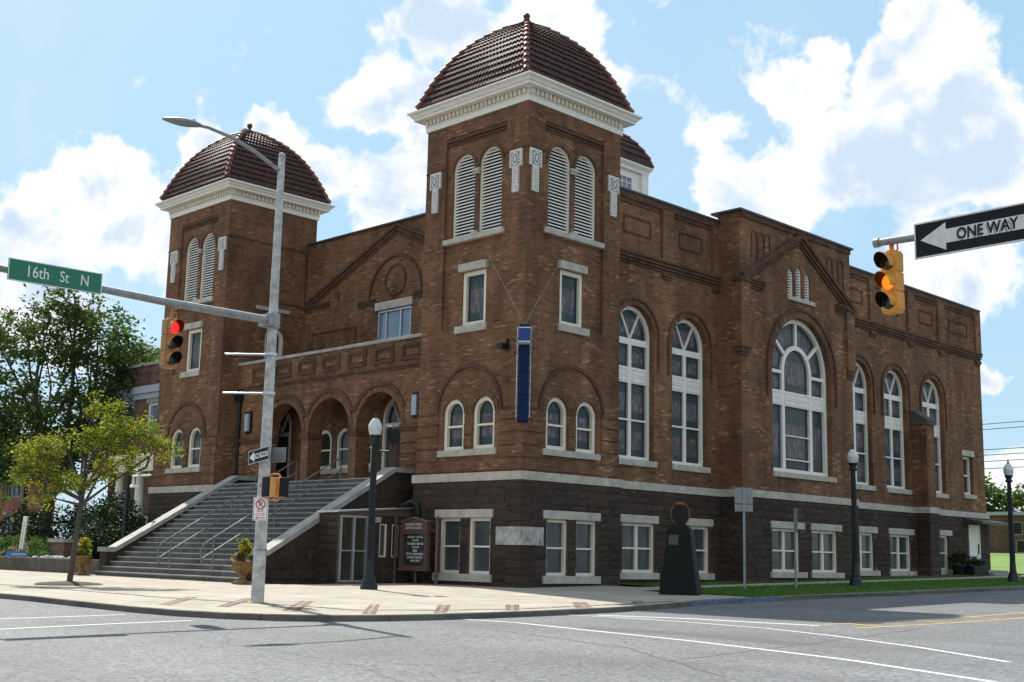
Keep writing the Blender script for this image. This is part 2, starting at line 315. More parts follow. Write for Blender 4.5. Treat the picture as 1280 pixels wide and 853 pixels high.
M['flowery'] = leafmat('yellow_flower', (.30, .28, .02), (.50, .32, .04), .4)
M['dryleaf'] = leafmat('purple_leaf', (.06, .02, .025), (.14, .06, .05), .3)
M['wallconc'] = simple('stained_concrete', (.075, .065, .052), .9, 0, .4, 1.5, .4)
M['rock'] = simple('rock', (.32, .32, .32), .85, 0, .3, 5., .5)
M['wire'] = simple('wire_black', (.02, .02, .025), .6)
M['cable'] = simple('steel_cable', (.30, .29, .28), .5, .5)
M['orange'] = simple('orange_cone_plastic', (.50, .16, .02), .5)
M['bluesign'] = simple('blue_sign', (.03, .12, .42), .5)
M['grey'] = simple('grey_slab', (.24, .24, .24), .85, 0, .2)
M['siding'] = simple('pale_blue_band', (.33, .37, .43), .6, 0, .12)

# ------------------------------------------------------------------ mesh builder
class MB:
    def __init__(s): s.v = []; s.f = []; s.uv = []; s.sm = []
    def add(s, vs, fs, uvs=None, smooth=False):
        o = len(s.v); s.v += [Vector(p) for p in vs]
        for i, f in enumerate(fs):
            s.f.append([o + k for k in f]); s.uv.append(uvs[i] if uvs else None); s.sm.append(smooth)
        return s
    def hexa(s, p):         # 8 points: bottom 4 ccw, top 4 ccw
        return s.add(p, [(3, 2, 1, 0), (4, 5, 6, 7), (0, 1, 5, 4), (1, 2, 6, 5), (2, 3, 7, 6), (3, 0, 4, 7)])
    def box(s, x0, x1, y0, y1, z0, z1):
        return s.hexa([(x0, y0, z0), (x1, y0, z0), (x1, y1, z0), (x0, y1, z0), (x0, y0, z1), (x1, y0, z1), (x1, y1, z1), (x0, y1, z1)])
    def tube(s, pts, r, n=10, cap=True, smooth=True):
        pts = [Vector(p) for p in pts]; rs = r if isinstance(r, (list, tuple)) else [r] * len(pts)
        rings = []; up = None
        for i, p in enumerate(pts):
            d = (pts[min(i + 1, len(pts) - 1)] - pts[max(i - 1, 0)]).normalized()
            if up is None:
                up = Vector((0, 0, 1)) if abs(d.z) < .9 else Vector((1, 0, 0))
            a = d.cross(up).normalized(); b = a.cross(d).normalized(); up = b
            rings.append([p + (a * math.cos(2 * math.pi * k / n) + b * math.sin(2 * math.pi * k / n)) * rs[i] for k in range(n)])
        vs = [q for rg in rings for q in rg]; fs = []
        for i in range(len(pts) - 1):
            for k in range(n):
                k2 = (k + 1) % n; fs.append((i * n + k, i * n + k2, (i + 1) * n + k2, (i + 1) * n + k))
        s.add(vs, fs, smooth=smooth)
        if cap: s.add(rings[0], [tuple(range(n))]); s.add(rings[-1], [tuple(reversed(range(n)))])
        return s
    def lathe(s, prof, c=(0, 0, 0), n=20, smooth=True):      # prof [(r,z)]
        c = Vector(c); vs = []; fs = []
        for r, z in prof:
            for k in range(n):
                a = 2 * math.pi * k / n; vs.append(c + Vector((r * math.cos(a), r * math.sin(a), z)))
        for i in range(len(prof) - 1):
            for k in range(n):
                k2 = (k + 1) % n; fs.append((i * n + k, i * n + k2, (i + 1) * n + k2, (i + 1) * n + k))
        s.add(vs, fs, smooth=smooth)
        s.add(vs[:n], [tuple(reversed(range(n)))]); s.add(vs[-n:], [tuple(range(n))])
        return s
    def build(s, name, mat, parent=None, loc=None, bevel=0):
        me = bpy.data.meshes.new(name); me.from_pydata([tuple(v) for v in s.v], [], s.f); 
        ul = me.uv_layers.new(name='UVMap'); me.update()
        for pi, p in enumerate(me.polygons):
            p.use_smooth = s.sm[pi]; n = p.normal; cu = s.uv[pi]
            for j, li in enumerate(p.loop_indices):
                if cu: ul.data[li].uv = cu[j]; continue
                v = me.vertices[me.loops[li].vertex_index].co
                if abs(n.z) > .75: ul.data[li].uv = (v.x, v.y)
                elif abs(n.y) > abs(n.x): ul.data[li].uv = (v.x, v.z)
                else: ul.data[li].uv = (v.y + .13, v.z)
        me.materials.append(M[mat] if isinstance(mat, str) else mat)
        o = bpy.data.objects.new(name, me); COL.objects.link(o)
        if parent: o.parent = parent
        if loc: o.location = loc
        if bevel:
            b = o.modifiers.new('bevel', 'BEVEL'); b.width = bevel; b.segments = 2; b.limit_method = 'ANGLE'; b.angle_limit = R(40)
        return o
def thing(name, label, cat, loc=(0, 0, 0), rz=0, group=None):
    o = bpy.data.objects.new(name, None); COL.objects.link(o); o.location = loc; o.rotation_euler = (0, 0, rz); o.empty_display_size = .3
    o['label'] = label; o['category'] = cat
    if group: o['group'] = group
    return o
def tag(o, label, cat, group=None):
    o['label'] = label; o['category'] = cat
    if group: o['group'] = group
    return o
def kind(o, k): o['kind'] = k; return o
def copy_tree(o, loc, rz=None, label=None):
    def rec(a, par):
        c = a.copy(); COL.objects.link(c)
        if par: c.parent = par
        for ch in [q for q in bpy.data.objects if q.parent == a and q != c]: rec(ch, c)
        return c
    c = rec(o, None); c.location = loc
    if rz is not None: c.rotation_euler = (0, 0, rz)
    if label: c['label'] = label
    return c
def text(s, size, name, mat, parent, mtx, depth=.004, align='CENTER', squeeze=1., off=0):
    cu = bpy.data.curves.new(name, 'FONT'); cu.body = s; cu.size = size; cu.extrude = depth; cu.align_x = align; cu.align_y = 'CENTER'; cu.offset = off; cu.resolution_u = 3
    o = bpy.data.objects.new(name, cu); COL.objects.link(o)
    dg = bpy.context.evaluated_depsgraph_get(); me = bpy.data.meshes.new_from_object(o.evaluated_get(dg))
    bpy.data.objects.remove(o); bpy.data.curves.remove(cu)
    me.transform(mtx @ Matrix.Diagonal((squeeze, 1, 1, 1))); me.name = name
    me.materials.clear(); me.materials.append(M[mat])
    t = bpy.data.objects.new(name, me); COL.objects.link(t); t.parent = parent
    return t
def frame_mtx(o, u, v):       # text plane: x->u, y->v
    u = Vector(u).normalized(); v = Vector(v).normalized(); n = u.cross(v)
    m = Matrix((u, v, n)).transposed().to_4x4(); m.translation = o; return m

class Wall:                   # local frame of a wall: u along it, z up, d outward
    def __init__(s, O, U, NN): s.O = Vector(O); s.U = Vector(U); s.N = Vector(NN)
    def p(s, u, z, d=0): return s.O + s.U * u + Vector((0, 0, z)) + s.N * d
def F_(y): return Wall((0, y, 0), (1, 0, 0), (0, -1, 0))
def S_(x): return Wall((x, 0, 0), (0, 1, 0), (1, 0, 0))
def rect(u0, u1, z0, z1): return [(u0, z0), (u1, z0), (u1, z1), (u0, z1)]
def arch(u0, u1, z0, z1, n=20):
    r = (u1 - u0) / 2; c = (u0 + u1) / 2; zs = z1 - r
    return [(u0, z0), (u1, z0)] + [(c + r * math.cos(math.pi * k / n), zs + r * math.sin(math.pi * k / n)) for k in range(n + 1)]
def panel(mb, W, outline, holes, d=0, reveal=.3, edge=0):
    polys = [[Vector((a, b, 0)) for a, b in P] for P in [outline] + holes]
    flat = [q for P in polys for q in P]
    tris = tessellate_polygon(polys)
    fs = []
    for t in tris:
        a, b, c = (flat[i] for i in t)
        area = (b.x - a.x) * (c.y - a.y) - (b.y - a.y) * (c.x - a.x)
        if abs(area) < 1e-9: continue
        fs.append(t if area > 0 else (t[0], t[2], t[1]))
    mb.add([W.p(q.x, q.y, d) for q in flat], fs)
    for H in holes:
        n = len(H); vs = [W.p(a, b, d) for a, b in H] + [W.p(a, b, d - reveal) for a, b in H]
        mb.add(vs, [(k, (k + 1) % n, n + (k + 1) % n, n + k) for k in range(n)])
    if edge:
        n = len(outline); vs = [W.p(a, b, d) for a, b in outline] + [W.p(a, b, d - edge) for a, b in outline]
        mb.add(vs, [((k + 1) % n, k, n + k, n + (k + 1) % n) for k in range(n)])
    return mb
def wbox(mb, W, u0, u1, z0, z1, d0, d1):
    P = [W.p(u0, z0, d1), W.p(u1, z0, d1), W.p(u1, z0, d0), W.p(u0, z0, d0), W.p(u0, z1, d1), W.p(u1, z1, d1), W.p(u1, z1, d0), W.p(u0, z1, d0)]
    return mb.hexa(P)
def wpoly(mb, W, pts, d0, d1):     # convex prism
    n = len(pts); mb.add([W.p(a, b, d1) for a, b in pts], [tuple(range(n))])
    vs = [W.p(a, b, d1) for a, b in pts] + [W.p(a, b, d0) for a, b in pts]
    return mb.add(vs, [((k + 1) % n, k, n + k, n + (k + 1) % n) for k in range(n)])
def wbar(mb, W, a, b, wd, d0, d1):  # slanted bar
    a = Vector(a); b = Vector(b); t = (b - a).normalized(); n = Vector((-t.y, t.x)) * wd / 2
    return wpoly(mb, W, [tuple(a - n), tuple(b - n), tuple(b + n), tuple(a + n)], d0, d1)
def archring(mb, W, c, zs, r0, r1, d0, d1, zleg=None, n=28, radial=True):
    ang = [math.pi * k / n for k in range(n + 1)]
    for k in range(n):
        a, b = ang[k], ang[k + 1]
        q = [(c + r * math.cos(t), zs + r * math.sin(t)) for r, t in ((r0, a), (r1, a), (r1, b), (r0, b))]
        rm = (r0 + r1) / 2
        if radial: u = [(rm * a, 0), (rm * a, r1 - r0), (rm * b, r1 - r0), (rm * b, 0)]; uv = [u]
        else: uv = None
        mb.add([W.p(x, z, d1) for x, z in q], [(0, 1, 2, 3)], uv)
        vs = [W.p(x, z, d1) for x, z in q] + [W.p(x, z, d0) for x, z in q]
        mb.add(vs, [(2, 1, 5, 6), (0, 3, 7, 4)])
    if zleg is not None:
        for sgn in (-1, 1):
            ua, ub = sorted((c + sgn * r0, c + sgn * r1)); wbox(mb, W, ua, ub, zleg, zs, d0, d1)
    else:
        for sgn in (-1, 1):
            ua, ub = sorted((c + sgn * r0, c + sgn * r1)); wbox(mb, W, ua, ub, zs - .01, zs, d0, d1)
    return mb
def ringframe(mb, W, out, inn, df, db):
    n = len(out)
    A = [W.p(a, b, df) for a, b in out]; B = [W.p(a, b, df) for a, b in inn]; A2 = [W.p(a, b, db) for a, b in out]; B2 = [W.p(a, b, db) for a, b in inn]
    vs = A + B + A2 + B2; fs = []
    for k in range(n):
        k2 = (k + 1) % n
        fs += [(k, k2, n + k2, n + k), (n + k, n + k2, 3 * n + k2, 3 * n + k), (k2, k, 2 * n + k, 2 * n + k2)]
    return mb.add(vs, fs)
def window(W, parent, name, u0, u1, z0, z1, arched=False, fw=.14, df=-.10, depth=.14, glass='stained', frame='cream', bars=(), slats=False, gname='stained_glass', panes=None, dg=None):
    """frame ring + bars = the part; the glass (or louvre slats) = its sub-part"""
    mk = arch if arched else rect
    out = mk(u0, u1, z0, z1); inn = mk(u0 + fw, u1 - fw, z0 + fw, z1 - fw)
    mb = MB(); ringframe(mb, W, out, inn, df, df - depth)
    for b in bars:
        if b[0] == 'h': wbox(mb, W, b[1], b[2], b[3], b[4], df - depth, df - .03)
        elif b[0] == 'v': wbox(mb, W, b[1], b[2], b[3], b[4], df - depth, df - .036)
        elif b[0] == 'd': wbar(mb, W, b[1], b[2], b[3], df - depth, df - .042)
        elif b[0] == 'ring': archring(mb, W, b[1], b[2], b[3], b[4], df - depth, df - .033, radial=False)
    fr = mb.build(name, frame, parent)
    dg = dg if dg is not None else df - depth + .02
    pn = panes or [(u0 + fw, u1 - fw, z0 + fw, z1 - fw, arched)]
    g = MB()
    if slats:
        z = z0 + .10; r = (u1 - u0) / 2; c = (u0 + u1) / 2; zs = z1 - r
        while z < z1 - .16:
            hw = r - .04 if z < zs else math.sqrt(max(0, r * r - (z - zs) ** 2)) - .05
            if hw > .08:
                P = [W.p(c - hw, z, df - .02), W.p(c + hw, z, df - .02), W.p(c + hw, z + .045, df - .09), W.p(c - hw, z + .045, df - .09)]
                P += [q + Vector((0, 0, .045)) for q in P]
                g.hexa(P)
            z += .138
        g.build('slats', 'white', fr)
        g = MB(); P = mk(u0 + .02, u1 - .02, z0 + .02, z1 - .02); g.add([W.p(a, b, df - .2) for a, b in P], [tuple(range(len(P)))]); g.build('backing', 'dark', fr)
    else:
        for a0, a1, b0, b1, ar in pn:
            P = arch(a0, a1, b0, b1) if ar else rect(a0, a1, b0, b1)
            g.add([W.p(a, b, dg) for a, b in P], [tuple(range(len(P)))], [[((a - a0) / (a1 - a0), (b - b0) / (b1 - b0)) for a, b in P]])
        g.build(gname, glass, fr)
    return fr
def slab(W, parent, name, u0, u1, z0, z1, d0, d1, mat='lime', bevel=.02):
    return wbox(MB(), W, u0, u1, z0, z1, d0, d1).build(name, mat, parent, bevel=bevel)

# ================================================================== GROUND
def gridmesh(x0, x1, y0, y1, st, off, keep=None, fine=None):
    xs = sorted(set([x0 + st * i for i in range(int((x1 - x0) / st) + 1)] + [0, 10])); ys = sorted(set([y0 + st * i for i in range(int((y1 - y0) / st) + 1)] + [0, 44, 80]))
    xs = [x for x in xs if x0 <= x <= x1]; ys = [y for y in ys if y0 <= y <= y1]
    mb = MB(); vs = [(x, y, G(x, y) + off) for y in ys for x in xs]; n = len(xs)
    fs = [(j * n + i, j * n + i + 1, (j + 1) * n + i + 1, (j + 1) * n + i) for j in range(len(ys) - 1) for i in range(n - 1) if keep is None or keep((xs[i] + xs[i + 1]) / 2, (ys[j] + ys[j + 1]) / 2)]
    mb.add(vs, fs); return mb
def sheet(poly, off, st=1.0):
    """polygon filled with a triangulation that follows the ground"""
    P = []
    n = len(poly)
    for i in range(n):
        a = Vector(poly[i]); b = Vector(poly[(i + 1) % n]); k = max(1, int((b - a).length / st))
        P += [a + (b - a) * j / k for j in range(k)]
    xs = [p.x for p in P]; ys = [p.y for p in P]
    pts = list(P)
    def inside(x, y):
        c = False
        for i in range(n):
            x1, y1 = poly[i]; x2, y2 = poly[(i + 1) % n]
            if (y1 > y) != (y2 > y) and x < (x2 - x1) * (y - y1) / (y2 - y1) + x1: c = not c
        return c
    gx = math.floor(min(xs)); 
    sx = 1 if max(xs) - min(xs) < 60 else 2
    x = gx
    while x <= max(xs):
        y = math.floor(min(ys))
        while y <= max(ys):
            if inside(x, y) and min((p - Vector((x, y))).length_squared for p in P) > .09: pts.append(Vector((x, y)))
            y += sx
        x += sx
    r = delaunay_2d_cdt([tuple(p) for p in pts], [(i, (i + 1) % len(P)) for i in range(len(P))], [], 1, 1e-5)
    mb = MB(); mb.add([(v.x, v.y, G(v.x, v.y) + off) for v in r[0]], [tuple(f) for f in r[2]])
    return mb
def strip(pts, wd, off, st=.5, z=G):
    P = []
    for a, b in zip(pts, pts[1:]):
        a = Vector(a); b = Vector(b); k = max(1, int((b - a).length / st)); P += [a + (b - a) * j / k for j in range(k)]
    P.append(Vector(pts[-1])); vs = []
    for i, p in enumerate(P):
        d = (P[min(i + 1, len(P) - 1)] - P[max(i - 1, 0)]).normalized(); nn = Vector((-d.y, d.x)) * wd / 2
        for q in (p - nn, p + nn): vs.append((q.x, q.y, z(q.x, q.y) + off))
    return MB().add(vs, [(2 * i, 2 * i + 2, 2 * i + 3, 2 * i + 1) for i in range(len(P) - 1)])
KERB = [(-70, -18.8), (-30, -18.8), (-10, -18.82), (2.8, -18.8), (5.2, -18.72), (6.9, -18.5), (8.3, -18.0), (9.3, -17.3), (10.05, -16.4), (10.6, -15.2), (10.85, -13.9), (10.95, -12.4), (10.95, -10.4), (10.75, -7.6), (10.3, -5.2), (9.7, -3.0), (9.2, -1.0), (9.0, .6), (8.95, 2.6), (9.0, 6), (9.15, 12), (9.4, 20), (9.6, 40), (9.8, 62)]
kind(gridmesh(-700, 700, -300, 900, 100, -.6).build('ground', 'earth'), 'structure')
kind(gridmesh(-160, 160, -160, 70, 2, -.14, lambda x, y: y < -10 or x > 4).build('road', 'asphalt'), 'structure')
kind(gridmesh(-80, 9, 44, 140, 4, .0).build('lawn', 'lawn'), 'structure')
walk_poly = [p for p in KERB if p[1] < 2.7] + [(3.7, 2.6), (3.6, 44), (1.7, 44), (1.7, 5), (-.2, 5), (-.2, .1), (-6, .1), (-6, -6.4), (-70, -6.4)]
kind(sheet(walk_poly, 0).build('sidewalk', 'walk'), 'structure')
kb = MB()                                                            # kerb stone: rounded top edge and face
KP = []
for a, b in zip(KERB, KERB[1:]):
    a = Vector(a); b = Vector(b); k = max(1, int((b - a).length / 1.0)); KP += [a + (b - a) * j / k for j in range(k)]
KP.append(Vector(KERB[-1]))
def kerbprof(pts, prof, mat, name):
    mb = MB(); vs = []; m = len(prof)
    for i, p in enumerate(pts):
        d = (pts[min(i + 1, len(pts) - 1)] - pts[max(i - 1, 0)]).normalized(); o = Vector((d.y, -d.x))
        for a, z in prof: vs.append((p.x + o.x * a, p.y + o.y * a, G(p.x, p.y) + z))
    mb.add(vs, [(i * m + k, (i + 1) * m + k, (i + 1) * m + k + 1, i * m + k + 1) for i in range(len(pts) - 1) for k in range(m - 1)])
    return kind(mb.build(name, mat), 'structure')
kerbprof(KP, [(-.17, .003), (-.17, .012), (.0, .010)], 'walk', 'kerb_top')
kerbprof(KP, [(.0, .010), (.03, -.01), (.05, -.16)], 'kerb', 'kerb')
blue = [p for p in KP if p.x > 8.8 and -2.2 < p.y < 4.6]
kerbprof(blue, [(-.16, .016), (.0, .014), (.034, -.008), (.054, -.137)], 'kerbblue', 'kerb_paint')
verge = [(4.9, 2.7), (8.82, 2.7), (8.85, 6), (9.0, 12), (9.25, 20), (9.45, 40), (9.6, 62), (3.7, 62), (3.7, 4.2)]
kind(sheet(verge, .02).build('verge', 'turf'), 'structure')
sidebed = [(-.3, 6), (1.65, 6), (1.65, 37.5), (-.3, 37.5)]
kind(sheet(sidebed, .02).build('lawn_strip', 'turf'), 'structure')
def grassblades(poly, n, h, seed):
    rr = random.Random(seed); mb = MB(); xs = [p[0] for p in poly]; ys = [p[1] for p in poly]; c = 0
    def inside(x, y):
        k = False
        for i in range(len(poly)):
            x1, y1 = poly[i]; x2, y2 = poly[(i + 1) % len(poly)]
            if (y1 > y) != (y2 > y) and x < (x2 - x1) * (y - y1) / (y2 - y1) + x1: k = not k
        return k
    while c < n:
        x = rr.uniform(min(xs), max(xs)); y = min(ys) + (max(ys) - min(ys)) * rr.random() ** 1.4
        if not inside(x, y): continue
        a = rr.uniform(0, 6.28); hh = h * rr.uniform(.5, 1.2); z = G(x, y) + .015; w_ = .022
        lx, ly = rr.uniform(-.04, .04), rr.uniform(-.04, .04)
        mb.add([(x - w_ * math.cos(a), y - w_ * math.sin(a), z), (x + w_ * math.cos(a), y + w_ * math.sin(a), z), (x + lx, y + ly, z + hh)], [(0, 1, 2)]); c += 1
    return mb
kind(grassblades([(4.9, 2.75), (8.8, 2.75), (9.0, 20), (9.4, 60), (3.7, 60), (3.7, 4.2)], 26000, .07, 3).build('grass', 'grass'), 'stuff')
kind(grassblades(sidebed, 7000, .06, 4).build('grass', 'grass'), 'stuff')
# painted lines
Z_ = -.136
for nm, P, wd, mt in (('crosswalk_line', [(9.6, -13.15), (12.7, -12.97), (16.0, -13.7), (18.5, -14.2), (20.7, -14.85), (22.6, -15.45), (24.5, -16.35), (27, -17.6)], .16, 'wline'),
                      ('crosswalk_line', [(10.9, -9.3), (12.2, -9.1), (14.7, -9.12), (17.2, -9.5), (19.4, -10.4), (22.1, -11.9), (24.5, -13.6)], .14, 'wline'),
                      ('stop_line', [(11.4, -8.7), (13.7, -7.85), (16.0, -7.65), (17.3, -7.45)], .28, 'wline'),
                      ('crosswalk_line', [(9.1, -34), (8.95, -23.5), (8.6, -21.3), (8.4, -18.95)], .15, 'wline'),
                      ('crosswalk_line', [(6.3, -34), (6.2, -22.3), (6.02, -19.3)], .14, 'wline'),
                      ('centre_line', [(17.1, -7.0), (17.4, -4.0), (17.6, 8), (17.7, 60)], .13, 'yline'),
                      ('centre_line', [(18.35, -7.6), (18.55, -4.0), (18.7, 8), (18.8, 60)], .13, 'yline')):
    kind(strip(P, wd, Z_).build(nm, mt), 'structure')
M['tar'] = simple('tar_seal', (.045, .045, .047), .6, 0, .3, 6.)
M['patch'] = simple('asphalt_patch', (.085, .085, .088), .9, 0, .35, 22., .4)
def wobble(P, amp, seed):
    rr = random.Random(seed); out = []
    for a, b in zip(P, P[1:]):
        for i in range(8): out.append((a[0] + (b[0] - a[0]) * i / 8 + rr.uniform(-amp, amp), a[1] + (b[1] - a[1]) * i / 8 + rr.uniform(-amp, amp)))
    return out + [P[-1]]
ck = MB()
for i, (P, wd) in enumerate((([(15.6, -26.33), (18.2, -26.4), (22, -27.5)], .035), ([(12.4, -14.6), (15.5, -15.6), (19, -16.6), (23, -19.4)], .05), ([(10, -20.5), (14, -21.8), (18, -22.2), (24, -24.6)], .03), ([(19.2, -6), (20.2, -12), (21, -18)], .03), ([(5, -25), (9, -24.2), (14, -26.5)], .028))):
    s_ = strip(wobble(P, .07, 300 + i), wd, Z_ - .0015, .3); ck.add(s_.v, s_.f)
kind(ck.build('road_crack', 'tar'), 'structure')
kind(strip([(14.6, -13.0), (17.4, -12.6), (20.5, -13.2)], .9, Z_ - .003).build('road_patch', 'patch'), 'structure')
hb = MB()
for i in range(14):
    y = -6.6 + i * 3.1; s_ = strip([(17.3, y + .5), (18.55, y)], .16, Z_ + .004); hb.add(s_.v, s_.f)
kind(hb.build('centre_hatching', 'yline'), 'structure')
# brick bands in the sidewalk
def on_walk(x, y, m=.2):
    c = False; n = len(walk_poly)
    for i in range(n):
        x1, y1 = walk_poly[i]; x2, y2 = walk_poly[(i + 1) % n]
        if (y1 > y) != (y2 > y) and x + m < (x2 - x1) * (y - y1) / (y2 - y1) + x1: c = not c
    return c and all((Vector((x, y)) - p).length > m for p in KP)
bandq = [[ (11.15, -16.46), (11.44, -16.25), (7.00, -12.44), (6.89, -12.69) ], [ (10.99, -14.12), (11.14, -13.85), (7.91, -10.70), (7.77, -11.03) ], [ (11.21, -11.89), (11.38, -11.59), (8.52, -8.68), (8.36, -9.07) ], [ (10.68, -8.71), (10.61, -7.90), (8.37, -5.69), (8.20, -6.12) ], [ (10.57, -6.05), (10.75, -5.69), (8.58, -3.32), (8.44, -3.66) ], [ (4.83, -17.76), (5.24, -17.69), (2.11, -14.98), (1.82, -15.16) ], [ (6.12, -16.92), (6.38, -16.72), (3.23, -13.82), (2.93, -14.00) ], [ (8.25, -16.46), (8.67, -16.30), (5.03, -13.16), (4.73, -13.38) ]]
pv = MB(); ins = MB()
def lerp2(p, q, t): return (p[0] + (q[0] - p[0]) * t, p[1] + (q[1] - p[1]) * t)
def gquad(mb, q, off): mb.add([(x, y, G(x, y) + off) for x, y in q], [(0, 1, 2, 3)])
for q in bandq:
    for k in range(14):
        a_, b_ = k / 14, (k + 1) / 14
        if not all(on_walk(*lerp2(q[i], q[j], a_)) for i, j in ((0, 3), (1, 2))): continue
        gquad(pv, [lerp2(q[0], q[3], a_), lerp2(q[1], q[2], a_), lerp2(q[1], q[2], b_), lerp2(q[0], q[3], b_)], .005)
        t0, t1 = a_ + .012, b_ - .022; gquad(ins, [lerp2(lerp2(q[0], q[3], t), lerp2(q[1], q[2], t), u_) for t, u_ in ((t0, .36), (t0, .64), (t1, .64), (t1, .36))], .010)
LN = [(-30, -15.2), (1.5, -16.0), (4.15, -15.44), (6.82, -14.78), (8.73, -14.61), (9.6, -12.63), (10.14, -10.6), (9.81, -7.58), (9.62, -4.87), (9.13, -2.51)]
s_ = strip(LN, .16, .008); pv.add(s_.v, s_.f)
for a_, b_ in zip(LN, LN[1:]):
    L = math.hypot(b_[0] - a_[0], b_[1] - a_[1]); k = .3
    while k < L - .4: s_ = strip([lerp2(a_, b_, k / L), lerp2(a_, b_, (k + .3) / L)], .15, .011); ins.add(s_.v, s_.f); k += 1.1
kind(pv.build('brick_paving', 'pave'), 'structure'); kind(ins.build('pale_paver_inset', 'coping'), 'structure')

# ================================================================== CHURCH
church = thing('church', 'brown brick church with two red tiled domed towers on a dark stone base', 'church', (0, 0, 0))
def part(mb, name, mat, **k): return mb.build(name, mat, church, **k)

def sqloop(mb, x0, x1, y0, y1, prof):
    vs = []; m = len(prof)
    for sx, sy in ((0, 0), (1, 0), (1, 1), (0, 1)):
        for o, z in prof: vs.append(((x1 + o) if sx else (x0 - o), (y1 + o) if sy else (y0 - o), z))
    fs = []
    for c in range(4):
        c2 = (c + 1) % 4
        for k in range(m - 1): fs.append((c * m + k, c2 * m + k, c2 * m + k + 1, c * m + k + 1))
    return mb.add(vs, fs)
PROF = [(20.30, 3.28), (20.55, 3.17), (21.0, 3.0), (21.5, 2.79), (22.0, 2.54), (22.5, 2.25), (22.9, 1.97), (23.3, 1.62), (23.65, 1.23), (23.95, .82), (24.2, .42), (24.38, .06)]
def dome(cx, cy, prof, name='dome_roof', rows=15, tw=.20, hipmat='hip', finial=True, hr=.14):
    pts = [Vector((w_, z)) for z, w_ in prof]; L = [0]
    for a, b in zip(pts, pts[1:]): L.append(L[-1] + (b - a).length)
    def at(s):
        for i in range(len(pts) - 1):
            if s <= L[i + 1] + 1e-6: return pts[i].lerp(pts[i + 1], (s - L[i]) / (L[i + 1] - L[i]))
        return pts[-1]
    mb = MB()
    for sd in range(4):
        a = sd * math.pi / 2; n = Vector((math.cos(a), math.sin(a), 0)); t = Vector((-math.sin(a), math.cos(a), 0))
        for i in range(rows):
            p0 = at(L[-1] * i / rows); p1 = at(min(L[-1], L[-1] * (i + 1.12) / rows)); tan = (p1 - p0).normalized(); nr = Vector((-tan.y, tan.x))   # outward normal in (w,z)
            nr = Vector((abs(tan.y), abs(tan.x)))
            ns = max(2, int(2 * p0.x / (tw / 6)))
            lo = []; up = []; lip = []
            for k in range(ns + 1):
                f = -1 + 2 * k / ns; u = f * p0.x; wv = .052 * abs(math.sin(math.pi * u / tw)) 
                q = p0 + nr * (wv + .070); lo.append(Vector((cx, cy, q.y)) + n * q.x + t * (f * (p0.x + .03)))
                q = p1 + nr * (wv * .7 + .004); up.append(Vector((cx, cy, q.y)) + n * q.x + t * (f * p1.x))
                q = p0 + nr * (-.03); lip.append(Vector((cx, cy, q.y)) + n * q.x + t * (f * p0.x))
            m = ns + 1
            mb.add(lo + up, [(k, k + 1, m + k + 1, m + k) for k in range(ns)], smooth=True)
            mb.add(lip + lo, [(k, k + 1, m + k + 1, m + k) for k in range(ns)])
    d = part(mb, name, 'tile')
    hp = MB()
    for sx, sy in ((1, 1), (1, -1), (-1, 1), (-1, -1)):
        for i in range(rows):
            p0 = at(L[-1] * i / rows); p1 = at(min(L[-1], L[-1] * (i + 1.1) / rows))
            f = 1 if p0.x > .5 else .6
            A = Vector((cx + sx * (p0.x + .05), cy + sy * (p0.x + .05), p0.y + .07)); B = Vector((cx + sx * (p1.x + .01), cy + sy * (p1.x + .01), p1.y + .05))
            hp.tube([A, B], [hr * f, hr * .78 * f], 10)
    hp.build('hip_tiles', hipmat, d)
    if finial:
        zt = prof[-1][0]
        MB().lathe([(.16, zt - .1), (.12, zt + .12), (.07, zt + .2), (.13, zt + .28), (.16, zt + .38), (.12, zt + .48), (.03, zt + .54)], (cx, cy, 0), 14).build('finial', 'copper', d)
    return d
def cornice(x0, x1, y0, y1, zb=19.28):
    z = zb
    mb = MB(); sqloop(mb, x0, x1, y0, y1, [(-.1, z), (.07, z), (.07, z + .22), (.12, z + .24), (.12, z + .27), (.07, z + .27), (.07, z + .50), (.16, z + .52), (.42, z + .54), (.44, z + .51), (.46, z + .51), (.46, z + .62), (.52, z + .64), (.58, z + .74), (.68, z + .80), (.68, z + .88), (.63, z + .90), (.2, z + 1.02), (-.4, z + 1.03)])
    c = part(mb, 'cornice', 'white')
    dn = MB()
    for W, a0, a1 in ((F_(y0), x0, x1), (S_(x1), y0, y1), (Wall((x0, 0, 0), (0, -1, 0), (-1, 0, 0)), -y1, -y0), (Wall((0, y1, 0), (-1, 0, 0), (0, 1, 0)), -x1, -x0)):
        k = a0 + .04
        while k < a1 - .1: wbox(dn, W, k, k + .13, z + .29, z + .49, .071, .20); k += .245
    dn.build('dentils', 'cream', c)
def ornament(W, uc):
    mb = MB(); wbox(mb, W, uc - .34, uc + .34, 16.6, 17.32, 0, .07); wbox(mb, W, uc - .175, uc + .175, 15.55, 16.6, 0, .07)
    for a, b, c_, e in ((-.31, .31, 17.22, 17.29), (-.31, -.25, 16.63, 17.22), (.25, .31, 16.63, 17.22), (-.155, -.10, 15.58, 16.58), (.10, .155, 15.58, 16.58)): wbox(mb, W, uc + a, uc + b, c_, e, .07, .10)
    for k in range(7):
        z = 15.68 + k * .13; wbox(mb, W, uc - .06, uc + .06, z, z + .07, .07, .105)
    for k in range(12):
        a = k * math.pi / 6; u = uc + .17 * math.cos(a); z = 16.93 + .24 * math.sin(a); wbox(mb, W, u - .04, u + .04, z - .04, z + .04, .07, .11)
    wbox(mb, W, uc - .05, uc + .05, 16.82, 17.04, .07, .12)
    o = part(mb, 'terracotta_ornament', 'terra')
    g = MB(); wbox(g, W, uc - .24, uc + .24, 16.66, 17.20, .071, .074); g.build('shadow_ground', 'grey', o)
